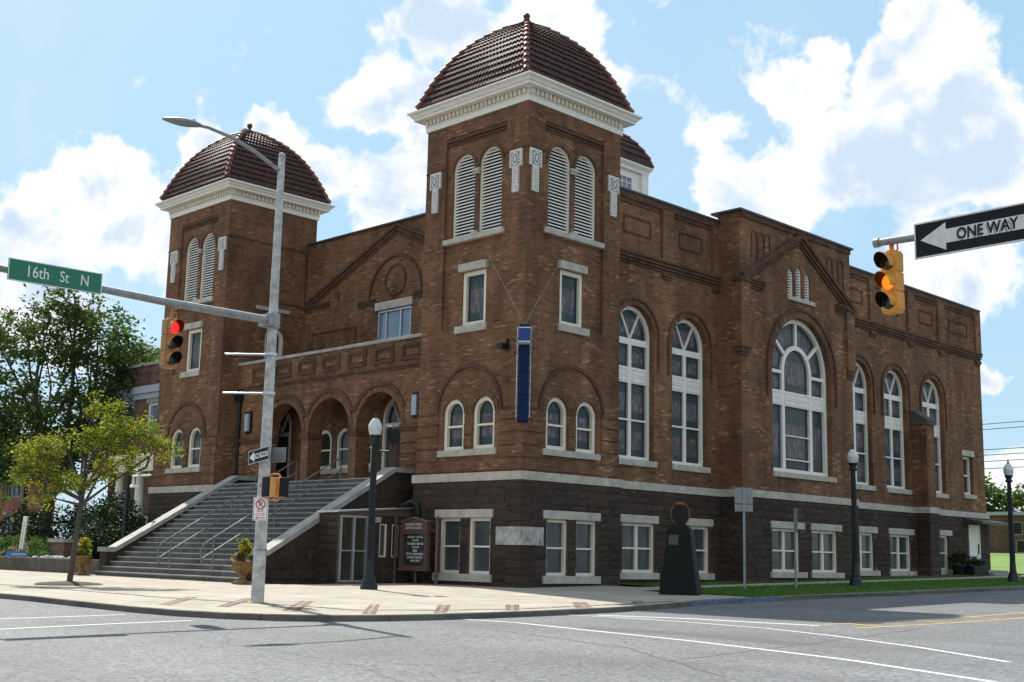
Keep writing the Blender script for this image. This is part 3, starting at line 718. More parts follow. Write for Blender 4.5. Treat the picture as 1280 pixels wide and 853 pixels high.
def frect(mb, W, u0, u1, z0, z1, t, d0, d1):
    wbox(mb, W, u0, u1, z0, z0 + t, d0, d1); wbox(mb, W, u0, u1, z1 - t, z1, d0, d1); wbox(mb, W, u0, u0 + t, z0 + t, z1 - t, d0, d1); wbox(mb, W, u1 - t, u1, z0 + t, z1 - t, d0, d1)
def tower_face(W, u0, u1, uc, e=0., be=(.08, .08)):
    wall = MB(); trim = MB(); arc = MB(); st = MB()
    aw = [(uc - 1.5, uc - .25), (uc + .25, uc + 1.5)]
    holes = [arch(a, b, 5.33, 7.43) for a, b in aw] + [rect(uc - 1.84, uc + 1.84, 10.38, 18.70)]
    panel(wall, W, rect(u0, u1, 4.38, 19.35), holes, 0, .3)
    lv = [(uc - 1.47, uc - .13), (uc + .13, uc + 1.47)]
    inner = [arch(a, b, 14.22, 17.86) for a, b in lv] + [rect(uc - .70, uc + .70, 10.42, 12.70)]
    panel(wall, W, rect(uc - 1.84, uc + 1.84, 10.38, 18.70), inner, -.12, .32)
    # rusticated courses of the lower storey
    z = 4.48
    while z < 6.7:
        zt = z + .41
        if zt < 5.06: segs = [(u0, u1 + e)]
        else: segs = [(u0, uc - 1.78), (uc + 1.78, u1 + e)] + ([(uc - .22, uc + .22)] if z > 5.3 and zt < 6.6 else [])
        for a, b in segs: wbox(wall, W, a, b, z, zt, 0, .045)
        z += .49
    part(wall, 'brick_wall', 'brick')
    archring(trim, W, uc, 6.86, 1.80, 1.95, 0, .07)
    wbox(trim, W, u0, uc - 1.80, 6.80, 6.86, 0, .06); wbox(trim, W, uc + 1.80, u1 + e * 1.33, 6.80, 6.86, 0, .06)
    for k, (zz, dd) in enumerate(((18.32, .03), (18.42, .06), (18.54, .09))): wbox(trim, W, uc - 1.84, uc + 1.84, zz, zz + (.06 if k < 2 else .15), -.12, -.12 + dd)
    for sg in (-1, 1): wbox(trim, W, *sorted((uc + sg * 1.84, uc + sg * 1.60)), 16.95, 17.02, -.12, -.06)
    wbox(trim, W, u0, uc - 1.84, 17.33, 17.39, 0, .035); wbox(trim, W, uc + 1.84, u1 + e * .77, 17.33, 17.39, 0, .035)
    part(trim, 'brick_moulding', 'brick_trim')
    for a, b in lv: part(archring(MB(), W, (a + b) / 2, 17.86 - .67, .67, .795, -.12, -.06), 'brick_arch', 'brick_arch')
    for a, b in aw: part(archring(MB(), W, (a + b) / 2, 7.43 - .625, .625, .86, 0, .03), 'brick_arch', 'brick_arch')
    for a, b in lv: window(W, church, 'louvre_window', a, b, 14.22, 17.86, True, .085, -.20, .20, slats=True, frame='cream')
    s = MB(); wbox(s, W, uc - .21, uc + .21, 16.95, 17.06, -.12, .03); wbox(s, W, uc - .17, uc + .17, 16.84, 16.95, -.12, -.02); part(s, 'capital', 'lime')
    s = MB(); wbox(s, W, uc - .18, uc + .18, 14.23, 14.36, -.12, .02); part(s, 'pier_base', 'lime')
    slab(W, church, 'window_sill', uc - 1.82, uc + 1.82, 14.0, 14.222, -.14, .10)
    for sg in (-1, 1): ornament(W, uc + sg * 2.42)
    window(W, church, 'sash_window', uc - .70, uc + .70, 10.42, 12.70, False, .17, -.17, .16)
    slab(W, church, 'window_lintel', uc - .84, uc + .82, 12.72, 13.05, -.14, .05); slab(W, church, 'window_sill', uc - .93, uc + .93, 10.12, 10.42, -.1, .09)
    for a, b in aw:
        window(W, church, 'arched_window', a, b, 5.33, 7.43, True, .16, -.08, .18, bars=[('h', a + .16, b - .16, 6.27, 6.35)])
    slab(W, church, 'window_sill', uc - 1.72, uc + 1.68, 5.08, 5.335, -.05, .11)
    stone_base(W, u0, u1, [(uc - 1.45, uc - .22, .45, 2.62), (uc + .26, uc + 1.50, .45, 2.62)], [(uc - 1.68, uc + 1.66, 2.625, 2.955)], [(uc - 1.68, uc + 1.66, .15, .45)], *be)
def ashlar_blocks(mb, W, u0, u1, z0, z1, holes, d, seed, mortar=.012):
    """individual rock-faced blocks laid in courses round the openings"""
    rr = random.Random(seed); nrow = max(1, round((z1 - z0) / .295)); rh = (z1 - z0) / nrow
    rows = []
    for j in range(nrow):
        za, zb_ = z0 + j * rh, z0 + (j + 1) * rh; cuts = sorted((a, b) for a, b, c, e_ in holes if c < zb_ - .01 and e_ > za + .01)
        u = u0
        for a, b in cuts:
            if a - u > .04: rows.append((u, a, za, zb_))
            u = max(u, b)
        if u1 - u > .04: rows.append((u, u1, za, zb_))
        for a, b, c, e_ in holes:                                  # closers above and below an opening
            for qa, qb in ((za, min(c, zb_)), (max(e_, za), zb_)):
                if .03 < qb - qa < rh - .01 and not any(h != (a, b, c, e_) and h[0] < b - .02 and h[1] > a + .02 and h[2] < qb - .01 and h[3] > qa + .01 for h in holes): rows.append((a, b, qa, qb))
    for sa, sb, za, zb_ in rows:
        for _one in (0,):
            L = sb - sa; n = max(1, round(L / rr.uniform(.62, .9))); ws_ = [rr.uniform(.75, 1.25) for _ in range(n)]; t_ = sum(ws_); u = sa
            for w_ in ws_:
                a, b = u, u + L * w_ / t_; u = b; p = rr.uniform(.022, .048)
                a += mortar / 2; b -= mortar / 2; zc, zd = za + mortar / 2, zb_ - mortar / 2; i_ = min(.028, (zd - zc) * .25)
                N_, M_ = 4, 3; pts = [W.p(a, zc, d), W.p(b, zc, d), W.p(b, zd, d), W.p(a, zd, d)]
                for jj in range(M_):
                    for ii in range(N_):
                        uu = a + i_ + (b - a - 2 * i_) * ii / (N_ - 1); zz = zc + i_ + (zd - zc - 2 * i_) * jj / (M_ - 1); bd_ = ii in (0, N_ - 1) or jj in (0, M_ - 1)
                        pts.append(W.p(uu, zz, d + p * (.75 if bd_ else 1.15) + rr.uniform(-.012, .014)))
                k = 4; fs = []
                for jj in range(M_ - 1):
                    for ii in range(N_ - 1): q = k + jj * N_ + ii; fs.append((q, q + 1, q + N_ + 1, q + N_))
                bl0, br0, tl0, tr0 = k, k + N_ - 1, k + N_ * (M_ - 1), k + N_ * M_ - 1
                fs += [tuple([0, 1] + [k + x for x in range(N_ - 1, -1, -1)]), tuple([1, 2] + [k + y * N_ + N_ - 1 for y in range(M_ - 1, -1, -1)]), tuple([2, 3] + [tl0 + x for x in range(N_)]), tuple([3, 0] + [k + y * N_ for y in range(M_)])]
                mb.add(pts, fs)
SEED = [0]
def stone_base(W, u0, u1, wins, lintels, sills, e0=.08, e1=.08, zb=-.5, skip=()):
    mb = MB(); panel(mb, W, rect(u0 - max(e0, -.08), u1 + e1, zb, 4.06), [rect(a, b, c, d) for a, b, c, d in wins], .08, .34)
    bs_ = part(mb, 'stone_base', 'mortar'); SEED[0] += 1
    mb = MB(); ashlar_blocks(mb, W, u0 - (max(e0, 0) if e0 else 0) + (.0 if e0 else .004), u1 + e1 + (.045 if e1 > 0 and e0 > 0 else 0), -.45, 4.055, wins + lintels + sills + list(skip), .081, SEED[0]); mb.build('ashlar_facing', 'ashlar', bs_)
    mb = MB(); wbox(mb, W, u0 - e0 * (1.75 if e0 > 0 else 1), u1 + e1 * 1.75, 4.06, 4.395, -.02, .14); part(mb, 'band_course', 'lime', bevel=.015)
    for a, b, c, d in wins:
        m_ = (a + b) / 2; zm = c + (d - c) * .49
        if b - a > 1.5: bars = [('v', m_ - .085, m_ + .085, c + .1, d - .1), ('h', a + .1, m_ - .085, zm - .035, zm + .035), ('h', m_ + .085, b - .1, zm - .035, zm + .035)]
        else: bars = [('h', a + .11, b - .11, zm - .035, zm + .035)]
        window(W, church, 'sash_window', a, b, c, d, False, .12, -.02, .16, 'blindglass', bars=bars, gname='glass_pane')
    for a, b, c, d in lintels: slab(W, church, 'window_lintel', a, b, c, d, .02, .165)
    for a, b, c, d in sills: slab(W, church, 'window_sill', a, b, c, d, .0, .20)

TY = 5.75
# --- corner tower (front face u=x, side face u=y)
tower_face(F_(0), -6.10, 0, -3.03, .045)
tower_face(S_(0), 0, TY, 2.84, be=(-.021, .08))
bk = MB(); Wl = Wall((-6.10, 0, 0), (0, -1, 0), (-1, 0, 0)); panel(bk, Wl, rect(-TY, 0, 4.2, 19.35), []); Wb = Wall((0, TY, 0), (-1, 0, 0), (0, 1, 0)); panel(bk, Wb, rect(0, 6.10, 4.2, 19.35), []); part(bk, 'brick_wall', 'brick')
cornice(-6.10, 0, 0, TY); dome(-3.05, TY / 2, PROF)
# --- the other tower
LX0, LX1, LY = -27.72, -21.65, 5.55
tower_face(F_(0), LX0, LX1, -24.6)
Ws = S_(LX1); wl = MB()
panel(wl, Ws, rect(0, LY, 4.2, 19.35), [arch(2.55, 3.75, 10.9, 12.9)], 0, .3)
tm = MB(); wbox(tm, Ws, 0, LY, 17.33, 17.39, 0, .035); frect(tm, Ws, 3.0, 5.0, 14.2, 17.33, .10, 0, .03)
part(tm, 'brick_moulding', 'brick_trim'); part(wl, 'brick_wall', 'brick')
window(Ws, church, 'arched_window', 2.55, 3.75, 10.9, 12.9, True, .17, -.10, .16)
ar = MB(); archring(ar, Ws, 3.15, 12.3, .62, .9, 0, .04); part(ar, 'brick_arch', 'brick_arch')
slab(Ws, church, 'window_sill', 1.9, 4.0, 13.72, 13.92, -.02, .10)
bk = MB(); panel(bk, Wall((LX0, 0, 0), (0, -1, 0), (-1, 0, 0)), rect(-LY, 0, -.5, 19.35), []); panel(bk, Wall((0, LY, 0), (-1, 0, 0), (0, 1, 0)), rect(-LX1, -LX0, 9, 19.35), []); part(bk, 'brick_wall', 'brick')
cornice(LX0, LX1, 0, LY); dome((LX0 + LX1) / 2, LY / 2, PROF)
# --- nave side wall and far wing of the side elevation
XN = -.35; WN = S_(XN)
def tall_window(W, a, b, lintel=True):
    m_ = (a + b) / 2; fw = .17; df = -.26
    bars = [('v', m_ - .10, m_ + .10, 5.33 + fw, 10.38), ('h', a + fw, m_ - .1, 10.34, 10.62), ('h', m_ + .1, b - fw, 10.34, 10.62), ('h', m_ - .1, m_ + .1, 10.38, 10.62),
            ('h', a + fw, m_ - .1, 8.66, 9.36), ('h', m_ + .1, b - fw, 8.66, 9.36), ('h', a + fw, m_ - .1, 7.02, 7.10), ('h', m_ + .1, b - fw, 7.02, 7.10),
            ('d', (m_, 10.6), (m_ - .62, 11.72), .075), ('d', (m_, 10.6), (m_ + .62, 11.72), .075)]
    ps = [(a + fw, m_ - .1, 5.5, 7.02, False), (m_ + .1, b - fw, 5.5, 7.02, False), (a + fw, m_ - .1, 7.1, 8.66, False), (m_ + .1, b - fw, 7.1, 8.66, False), (a + fw, m_ - .1, 9.36, 10.34, False), (m_ + .1, b - fw, 9.36, 10.34, False), (a + fw, b - fw, 10.62, 12.05 - fw, True)]
    ps[-1] = (a + fw, b - fw, 10.60, 12.05 - fw, True)
    fr = window(W, church, 'tall_arched_window', a, b, 5.33, 12.05, True, fw, df, .15, bars=bars, panes=ps, frame='white')
    tr = MB()
    for q0, q1 in ((a + fw + .06, m_ - .16), (m_ + .16, b - fw - .06)):
        for z0, z1 in ((8.74, 8.98), (9.04, 9.28)): frect(tr, W, q0, q1, z0, z1, .035, df - .04, df - .005)
    tr.build('spandrel_mouldings', 'white', fr)
    ar = MB(); r = (b - a) / 2; archring(ar, W, m_, 12.05 - r, r, r + .24, 0, .025); part(ar, 'brick_arch', 'brick_arch')
    tm = MB(); archring(tm, W, m_, 12.05 - r, r + .24, r + .34, 0, .075, zleg=9.25, n=28) ; part(tm, 'brick_moulding', 'brick_trim')
    slab(W, church, 'window_sill', a - .02, b + .14, 5.07, 5.335, -.24, .10)
tw1 = [(5.95, 8.55), (9.85, 12.47)]; tw2 = [(24.95, 27.55), (29.0, 31.6), (33.5, 36.12)]
def nave_section(u0, u1, wins, extra, strips, frames, zt):
    wl = MB(); panel(wl, WN, rect(u0, u1, 4.38, zt), [arch(a, b, 5.33, 12.05) for a, b in wins] + extra, 0, .34); part(wl, 'brick_wall', 'brick')
    tm = MB()
    for k, (z, dd) in enumerate(((13.85, .06), (13.97, .12), (14.10, .18), (14.25, .22))): wbox(tm, WN, u0, u1, z, z + (.09, .10, .12, .12)[k], 0, dd)
    wbox(tm, WN, u0, u1, zt - .48, zt - .30, 0, .07); wbox(tm, WN, u0, u1, zt - .30, zt, 0, .13)
    for a, b in strips:
        wbox(tm, WN, a + .1, b - .1, 13.55, 13.68, 0, .07); wbox(tm, WN, a + .04, b - .04, 13.68, 13.85, 0, .13)
    for a, b in frames: frect(tm, WN, a, b, 15.2, 16.0, .07, 0, .045)
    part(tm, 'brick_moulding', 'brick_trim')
    for a, b in strips: part(wbox(MB(), WN, a, b, 14.37, zt - .30, 0, .14), 'brick_pilaster', 'brick')
    cp = MB(); wbox(cp, WN, u0, u1, zt, zt + .09, -.45, .19); part(cp, 'parapet_coping', 'metalcap')
ZT = 17.02
nave_section(TY, 13.40, tw1, [], [(9.03, 9.84), (12.85, 13.4)], [(6.4, 8.3), (10.35, 12.1)], ZT)
nave_section(23.40, 41.40, tw2, [rect(38.5, 39.78, 5.45, 7.75)], [(23.4, 23.9), (27.5, 28.25), (31.9, 32.65), (35.65, 36.4), (40.65, 41.40)], [(25.0, 26.9), (29.3, 31.0), (33.4, 35.1), (37.2, 39.7)], ZT + .02)
for a, b in tw1 + tw2: tall_window(WN, a, b)
window(WN, church, 'sash_window', 38.5, 39.78, 5.45, 7.75, False, .14, -.22, .14, 'darkglass', bars=[('h', 38.64, 39.64, 6.57, 6.65)], frame='white', gname='glass_pane')
slab(WN, church, 'window_lintel', 38.32, 39.95, 7.76, 8.12, -.05, .06); slab(WN, church, 'window_sill', 38.42, 40.02, 5.2, 5.455, -.2, .10)
stone_base(WN, TY + .1, 13.40, [(6.35, 8.55, .60, 2.66), (10.30, 12.48, .60, 2.66)], [(6.1, 8.73, 2.665, 3.0), (10.0, 12.68, 2.665, 3.0)], [(6.1, 8.73, .32, .60), (10.0, 12.74, .32, .60)], 0, 0)
stone_base(WN, 23.45, 41.40, [(24.95, 27.30, .84, 2.80), (29.05, 31.40, .84, 2.80), (34.72, 35.98, .94, 2.90)], [(24.6, 27.62, 2.805, 3.14), (28.85, 31.72, 2.805, 3.14), (34.6, 36.36, 2.905, 3.22)], [(24.6, 27.72, .56, .84), (28.85, 31.85, .56, .84), (34.6, 36.4, .66, .94)], 0, .08, skip=[(38.58, 40.10, -.5, 3.66), (38.2, 41.4, -.5, .9), (31.95, 33.1, -.5, 4.06)])
# --- gabled transept projecting from the side wall
XP = .90; WP = S_(XP); P0, P1, ZP = 13.40, 23.40, 17.42; GC = 18.45
wl = MB(); lou = [(17.42, 17.98, 15.40), (18.17, 18.73, 15.60), (18.95, 19.50, 15.40)]
panel(wl, WP, rect(P0, P1, 4.38, ZP), [arch(15.95, 21.25, 5.37, 13.0, 32)] + [arch(a, b, 14.0, c, 10) for a, b, c in lou], 0, .4)
WL = F_(P0); panel(wl, WL, rect(XN, XP, 4.38, ZP), []); panel(wl, Wall((0, P1, 0), (-1, 0, 0), (0, 1, 0)), rect(-XP, -XN, 4.38, ZP), []); part(wl, 'brick_wall', 'brick')
for y0, y1 in ((P0 - .14, P0 + .62), (P1 - .62, P1 + .14)): part(MB().box(XP - .35, XP + .14, y0, y1, 10.95, 14.05), 'brick_pilaster', 'brick')
tm = MB()
for (a, b) in (((13.35, 14.30), (GC, 17.18)), ((GC, 17.18), (23.5, 14.20))):
    wbar(tm, WP, a, b, .22, 0, .26); wbar(tm, WP, (a[0], a[1] - .24), (b[0], b[1] - .24), .17, 0, .17); wbar(tm, WP, (a[0], a[1] - .42), (b[0], b[1] - .42), .12, 0, .09)
for y0, y1, e in ((P0 - .14, P0 + .62, 1.0), (P1 - .62, P1 + .14, -1.0)):
    tm.box(XP - .35, XP + .20, y0 - .06, y1 + .06, 14.05, 14.25); tm.box(XP - .33, XP + .10, y0 + .05, y1 - .05, 10.72, 10.95); tm.box(XP - .33, XP + .05, y0 + .12, y1 - .12, 10.55, 10.72)
    q = (P0 + .62, P0 + 1.85) if e > 0 else (P1 - 1.55, P1 - .62)
    for k, (z, dd) in enumerate(((13.82, .06), (13.94, .12), (14.06, .18), (14.18, .24))): wbox(tm, WP, q[0], q[1] - k * 0, z, z + .10, 0, dd)
for cc in (14.55, 15.10, 15.65, 21.35, 21.90, 22.45):
    zr = 14.3 + (cc - 13.35) * .56 + .35 if cc < GC else 14.2 + (23.5 - cc) * .59 + .35
    archring(tm, WP, cc, 16.45, .19, .25, 0, .05, zleg=zr, n=10, radial=False)
archring(tm, WP, 18.6, 10.35, 3.02, 3.16, 0, .09, zleg=8.95, n=36)
wbox(tm, WP, P0, P1, ZP - .25, ZP, 0, .08)
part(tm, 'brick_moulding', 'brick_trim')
ar = MB(); archring(ar, WP, 18.6, 10.35, 2.65, 3.02, 0, .03, n=36); part(ar, 'brick_arch', 'brick_arch')
cp = MB(); cp.box(XN - .3, XP + .16, P0 - .16, P1 + .16, ZP, ZP + .10); part(cp, 'parapet_coping', 'metalcap')
for a, b, c in lou: window(WP, church, 'louvre_window', a, b, 14.0, c, True, .06, -.10, .2, slats=True, frame='white')
slab(WP, church, 'window_sill', 17.33, 19.80, 13.80, 14.005, -.05, .10)
a, b, c0 = 15.95, 21.25, 18.6; fw = .21; zsp = 10.35; ir = 1.22
bars = [('h', a + fw, b - fw, 8.62, 9.34), ('v', c0 - ir - .12, c0 - ir + .12, 5.58, 8.62), ('v', c0 + ir - .12, c0 + ir + .12, 5.58, 8.62),
        ('v', c0 - ir - .11, c0 - ir + .11, 9.34, zsp), ('v', c0 + ir - .11, c0 + ir + .11, 9.34, zsp), ('ring', c0, zsp, ir - .11, ir + .11),
        ('h', a + fw, c0 - ir - .11, zsp - .19, zsp - .03), ('h', c0 + ir + .11, b - fw, zsp - .19, zsp - .03), ('h', c0 - ir + .12, c0 + ir - .12, 7.16, 7.22), ('h', c0 - ir + .12, c0 + ir - .12, 6.02, 6.08)]
for ang in (90, 38, 142): bars.append(('d', (c0 + (ir + .08) * math.cos(R(ang)), zsp + (ir + .08) * math.sin(R(ang))), (c0 + 2.5 * math.cos(R(ang)), zsp + 2.5 * math.sin(R(ang))), .17))
ps = [(a + fw, c0 - ir - .12, 5.58, 8.62, False), (c0 - ir + .12, c0 + ir - .12, 5.58, 8.62, False), (c0 + ir + .12, b - fw, 5.58, 8.62, False), (a + fw, c0 - ir - .11, 9.34, 10.2, False), (c0 + ir + .11, b - fw, 9.34, 10.2, False), (c0 - ir + .1, c0 + ir - .1, 9.34, zsp + ir - .1, True)]
fr = window(WP, church, 'great_arched_window', a, b, 5.37, 13.0, True, fw, -.28, .18, bars=bars, panes=ps, frame='white')
g = MB()
for k in range(4):
    a0, a1 = ((0, 38), (38, 90), (90, 142), (142, 180))[k]; n = 8; q = [(c0 + rr * math.cos(R(t)), zsp + rr * math.sin(R(t)), 0) for rr, tt in ((ir + .05, range(n + 1)), (2.5, range(n, -1, -1))) for t in [a0 + (a1 - a0) * x / n for x in tt]]
    uvs = [(x / n, 0.) for x in range(n + 1)] + [(x / n, 1.) for x in range(n, -1, -1)]
    m2 = 2 * (n + 1)
    for x in range(n):
        id4 = (x, x + 1, m2 - 2 - x, m2 - 1 - x)
        g.add([WP.p(q[i][0], q[i][1], -.445) for i in id4], [(0, 1, 2, 3)], [[uvs[i] for i in id4]])
g.build('stained_glass', 'stained', fr)
tr = MB()
for q0, q1 in ((a + fw + .1, c0 - ir - .2), (c0 - ir + .1, c0 - .06), (c0 + .06, c0 + ir - .1), (c0 + ir + .2, b - fw - .1)):
    for z0, z1 in ((8.70, 8.95), (9.01, 9.26)): frect(tr, WP, q0, q1, z0, z1, .04, -.33, -.29)
tr.build('spandrel_mouldings', 'white', fr)
slab(WP, church, 'window_sill', 15.9, 21.45, 5.12, 5.375, -.25, .12)
stone_base(WP, P0, P1, [(15.62, 17.98, .72, 2.72), (19.05, 21.42, .72, 2.72)], [(15.5, 18.36, 2.725, 3.05), (18.95, 21.75, 2.725, 3.05)], [(15.4, 18.46, .45, .72), (18.9, 21.85, .45, .72)], .08, .08)
mb = MB(); panel(mb, WL, rect(XN + .08, XP + .08, -.5, 4.06), [], .08); bs_ = part(mb, 'stone_base', 'mortar'); mb = MB(); ashlar_blocks(mb, WL, XN + .09, XP + .125, -.45, 4.055, [], .081, 77); mb.build('ashlar_facing', 'ashlar', bs_)
mb = MB(); wbox(mb, WL, XN + .12, XP + .02, 4.06, 4.395, -.02, .12); part(mb, 'band_course', 'lime')
mb = MB(); panel(mb, Wall((0, P1, 0), (-1, 0, 0), (0, 1, 0)), rect(-XP, -XN - .08, -.5, 4.06), [], .08); part(mb, 'stone_base', 'stone')
# --- buttress with sloped cap
bt = MB(); bt.box(XN, .55, 32.05, 33.0, 4.395, 9.05); part(bt, 'buttress', 'brick')
bt = MB(); bt.box(XN, .63, 31.97, 33.08, -.5, 4.06); bs_ = part(bt, 'stone_base', 'mortar'); bt = MB(); ashlar_blocks(bt, S_(.63), 31.97, 33.08, -.45, 4.055, [], .001, 78); ashlar_blocks(bt, F_(31.97), XN + .15, .63, -.45, 4.055, [], .001, 79); bt.build('ashlar_facing', 'ashlar', bs_); bt = MB(); bt.box(XN + .145, .69, 31.91, 33.14, 4.06, 4.395); part(bt, 'band_course', 'lime')
bt = MB(); bt.hexa([(XN, 31.98, 9.05), (.66, 31.98, 9.05), (.66, 33.07, 9.05), (XN, 33.07, 9.05), (XN, 31.98, 9.95), (.66, 31.98, 9.28), (.66, 33.07, 9.28), (XN, 33.07, 9.95)]); part(bt, 'buttress_cap', 'wallconc')
# --- side door, canopy and steps
fr = MB(); WD = S_(XN + .08); frect(fr, WD, 38.60, 40.08, .98, 3.64, .11, 0, .06); wbox(fr, WD, 38.71, 39.97, 1.0, 3.53, 0, .03); sd = part(fr, 'side_door', 'white')
h = MB(); wbox(h, WD, 39.78, 39.86, 1.9, 2.5, .02, .08); h.build('door_handle', 'blackpl', sd)
cn = MB(); cn.hexa([(XN + .08, 37.9, 3.72), (.95, 37.9, 3.66), (.95, 41.5, 3.66), (XN + .08, 41.5, 3.72), (XN + .08, 37.9, 4.02), (.95, 37.9, 3.80), (.95, 41.5, 3.80), (XN + .08, 41.5, 4.02)]); part(cn, 'door_canopy', 'metalcap')
stp = MB(); stp.box(XN + .09, .9, 38.3, 41.3, .2, .98); stp.box(.9, 1.35, 38.3, 41.5, .2, .84); stp.box(1.35, 1.75, 38.3, 41.7, .2, .70); part(stp, 'door_steps', 'steps')
# --- roofs, rear and far walls
rf = MB(); rf.hexa([(LX0, LY, 16.4), (XN - .4, LY, 16.4), (XN - .4, 41.2, 16.4), (LX0, 41.2, 16.4), (-18, 14, 18.0), (-10, 14, 18.0), (-10, 34, 18.0), (-18, 34, 18.0)]); part(rf, 'nave_roof', 'roofing')
bk = MB(); panel(bk, Wall((LX0, 0, 0), (0, -1, 0), (-1, 0, 0)), rect(-41.4, -LY, -.5, 17), []); panel(bk, Wall((0, 41.4, 0), (-1, 0, 0), (0, 1, 0)), rect(-XN, -LX0, -.5, 17.05), []); part(bk, 'brick_wall', 'brick')
# --- roof cupola
cx, cy, hw = -13.9, 19.0, 2.55
cu = MB(); cu.box(cx - hw, cx + hw, cy - hw, cy + hw, 17.4, 23.75)
for sx in (-1, 1):
    for sy in (-1, 1): x = cx + sx * (hw - .15); y = cy + sy * (hw - .15); cu.box(x - .3, x + .3, y - .3, y + .3, 17.4, 23.6)
sqloop(cu, cx - hw, cx + hw, cy - hw, cy + hw, [(.0, 23.55), (.18, 23.55), (.18, 23.7), (.36, 23.9), (.36, 24.0), (-.2, 24.06)])
cup = part(cu, 'roof_cupola', 'white')
for W, c in ((S_(cx + hw), cy), (F_(cy - hw), cx)):
    fr = window(W, church, 'cupola_window', c - 1.35, c + 1.35, 21.9, 23.2, False, .14, .10, .1, 'skyglass', bars=[('v', c - 1.2 + .4 * k - .02, c - 1.2 + .4 * k + .02, 22.0, 23.1) for k in range(1, 6)] + [('h', c - 1.2, c + 1.2, z, z + .04) for z in (22.35, 22.72)], frame='white', gname='glass_pane', dg=.02)
dome(cx, cy, [(24.0, 2.85), (24.6, 2.7), (25.3, 2.3), (26.0, 1.7), (26.5, .95), (26.8, .1)], rows=8, hr=.1)
# --- entrance front between the towers: arcade, balcony, upper wall
YA = 1.10; WA = F_(YA); AC = [-17.45, -13.77, -10.10]; AR = 1.57; AZ = 6.75
out = [(LX1, 4.25)]; n = 24
for c in AC: out += [(c - AR, 4.25)] + [(c - AR * math.cos(math.pi * k / n), AZ + AR * math.sin(math.pi * k / n)) for k in range(n + 1)] + [(c + AR, 4.25)]
out += [(-6.10, 4.25), (-6.10, 10.55), (LX1, 10.55)]
wl = MB(); panel(wl, WA, out, []); TH = .80
for c in AC:
    q = [(c - AR, 4.25)] + [(c - AR * math.cos(math.pi * k / n), AZ + AR * math.sin(math.pi * k / n)) for k in range(n + 1)] + [(c + AR, 4.25)]
    vs = [WA.p(x, z, 0) for x, z in q] + [WA.p(x, z, -TH) for x, z in q]; m2 = len(q); wl.add(vs, [(k + 1, k, m2 + k, m2 + k + 1) for k in range(m2 - 1)])
panel(wl, F_(YA + TH), out, [])
z = 4.5
while z < 6.4:
    for u0, u1 in ((LX1, -19.06), (-8.50, -6.10)): wbox(wl, WA, u0, u1, z, z + .41, 0, .045)
    z += .49
part(wl, 'porch_arcade', 'brick')
for c in AC: part(archring(MB(), WA, c, AZ, AR, AR + .262, 0, .035), 'brick_arch', 'brick_arch')
tm = MB()
for c in AC:
    for k in range(30):
        a0, a1 = R(25 + 130 * k / 30), R(25 + 130 * (k + 1) / 30)
        wpoly(tm, WA, [(c + rr * math.cos(t), AZ + rr * math.sin(t)) for rr, t in ((1.84, a0), (2.04, a0), (2.04, a1), (1.84, a1))], 0, .085)
for u0, u1 in ((LX1, -19.0), (-15.95, -15.27), (-12.27, -11.60), (-8.56, -6.10)): wbox(tm, WA, u0, u1, 6.48, 6.60, -TH - .05, .06); wbox(tm, WA, u0, u1, 6.60, 6.75, -TH - .08, .10)
wbox(tm, WA, LX1, -6.10, 9.26, 9.34, 0, .07); wbox(tm, WA, LX1, -6.10, 9.34, 9.42, 0, .10)
for u in (-20.35, -18.38, -16.42, -14.46, -12.50, -10.54, -8.58): frect(tm, WA, u, u + 1.36, 9.60, 10.36, .13, 0, .07); frect(tm, WA, u + .2, u + 1.16, 9.80, 10.16, .05, 0, .03)
part(tm, 'brick_moulding', 'brick_trim')
cp = MB(); wbox(cp, WA, LX1, -6.10, 10.55, 10.70, -.5, .10); part(cp, 'parapet_coping', 'coping', bevel=.02)
fl = MB(); fl.box(LX1, -6.1, YA + TH + .01, 5.05, 9.0, 9.4); part(fl, 'balcony_floor', 'roofing')
bs = MB(); wbox(bs, WA, -7.5, -6.19, -.5, 4.06, -.4, -.01); part(bs, 'stone_base', 'stone'); bs = MB(); wbox(bs, WA, -7.41, -6.23, 4.06, 4.395, -.4, .06); part(bs, 'band_course', 'lime')
YI = 3.1; WI = F_(YI)
pw = [(-17.35, -16.15), (-15.75, -14.55), (-14.15, -12.95)]; pd = [(-21.6, -19.6), (-12.2, -9.9)]
wl = MB(); panel(wl, WI, rect(LX1, -6.1, 4.25, 9.0), [arch(a, b, 5.2, 7.15) for a, b in pw] + [arch(a, b, 4.34, 8.5) for a, b in pd], 0, .25); part(wl, 'brick_wall', 'brick')
sd_ = MB(); sd_.box(-6.12, -6.10, YA, YI, 4.25, 9); sd_.box(LX1, LX1 + .01, YA, YI, 4.25, 9); part(sd_, 'brick_wall', 'brick')
for a, b in pw: window(WI, church, 'arched_window', a, b, 5.2, 7.15, True, .16, -.04, .15, 'darkglass', bars=[('h', a + .16, b - .16, 6.1, 6.18)], gname='glass_pane')
slab(WI, church, 'window_sill', -17.5, -12.8, 4.95, 5.2, -.05, .1)
for a, b in pd:
    m_ = (a + b) / 2; fr = window(WI, church, 'entrance_door', a, b, 4.34, 8.5, True, .18, .02, .2, 'darkglass', bars=[('h', a + .18, b - .18, 7.0, 7.2), ('d', (m_, 7.2), (m_ - .5, 8.1), .06), ('d', (m_, 7.2), (m_ + .5, 8.1), .06)], gname='fanlight')
    lf = MB()
    for q0, q1 in ((a + .2, m_ - .02), (m_ + .02, b - .2)):
        wbox(lf, WI, q0, q1, 4.36, 6.99, -.16, -.08)
        for z0, z1 in ((4.55, 5.5), (5.65, 6.8)): frect(lf, WI, q0 + .12, q1 - .12, z0, z1, .04, -.08, -.055)
    dl = lf.build('door_leaf', 'door', fr)
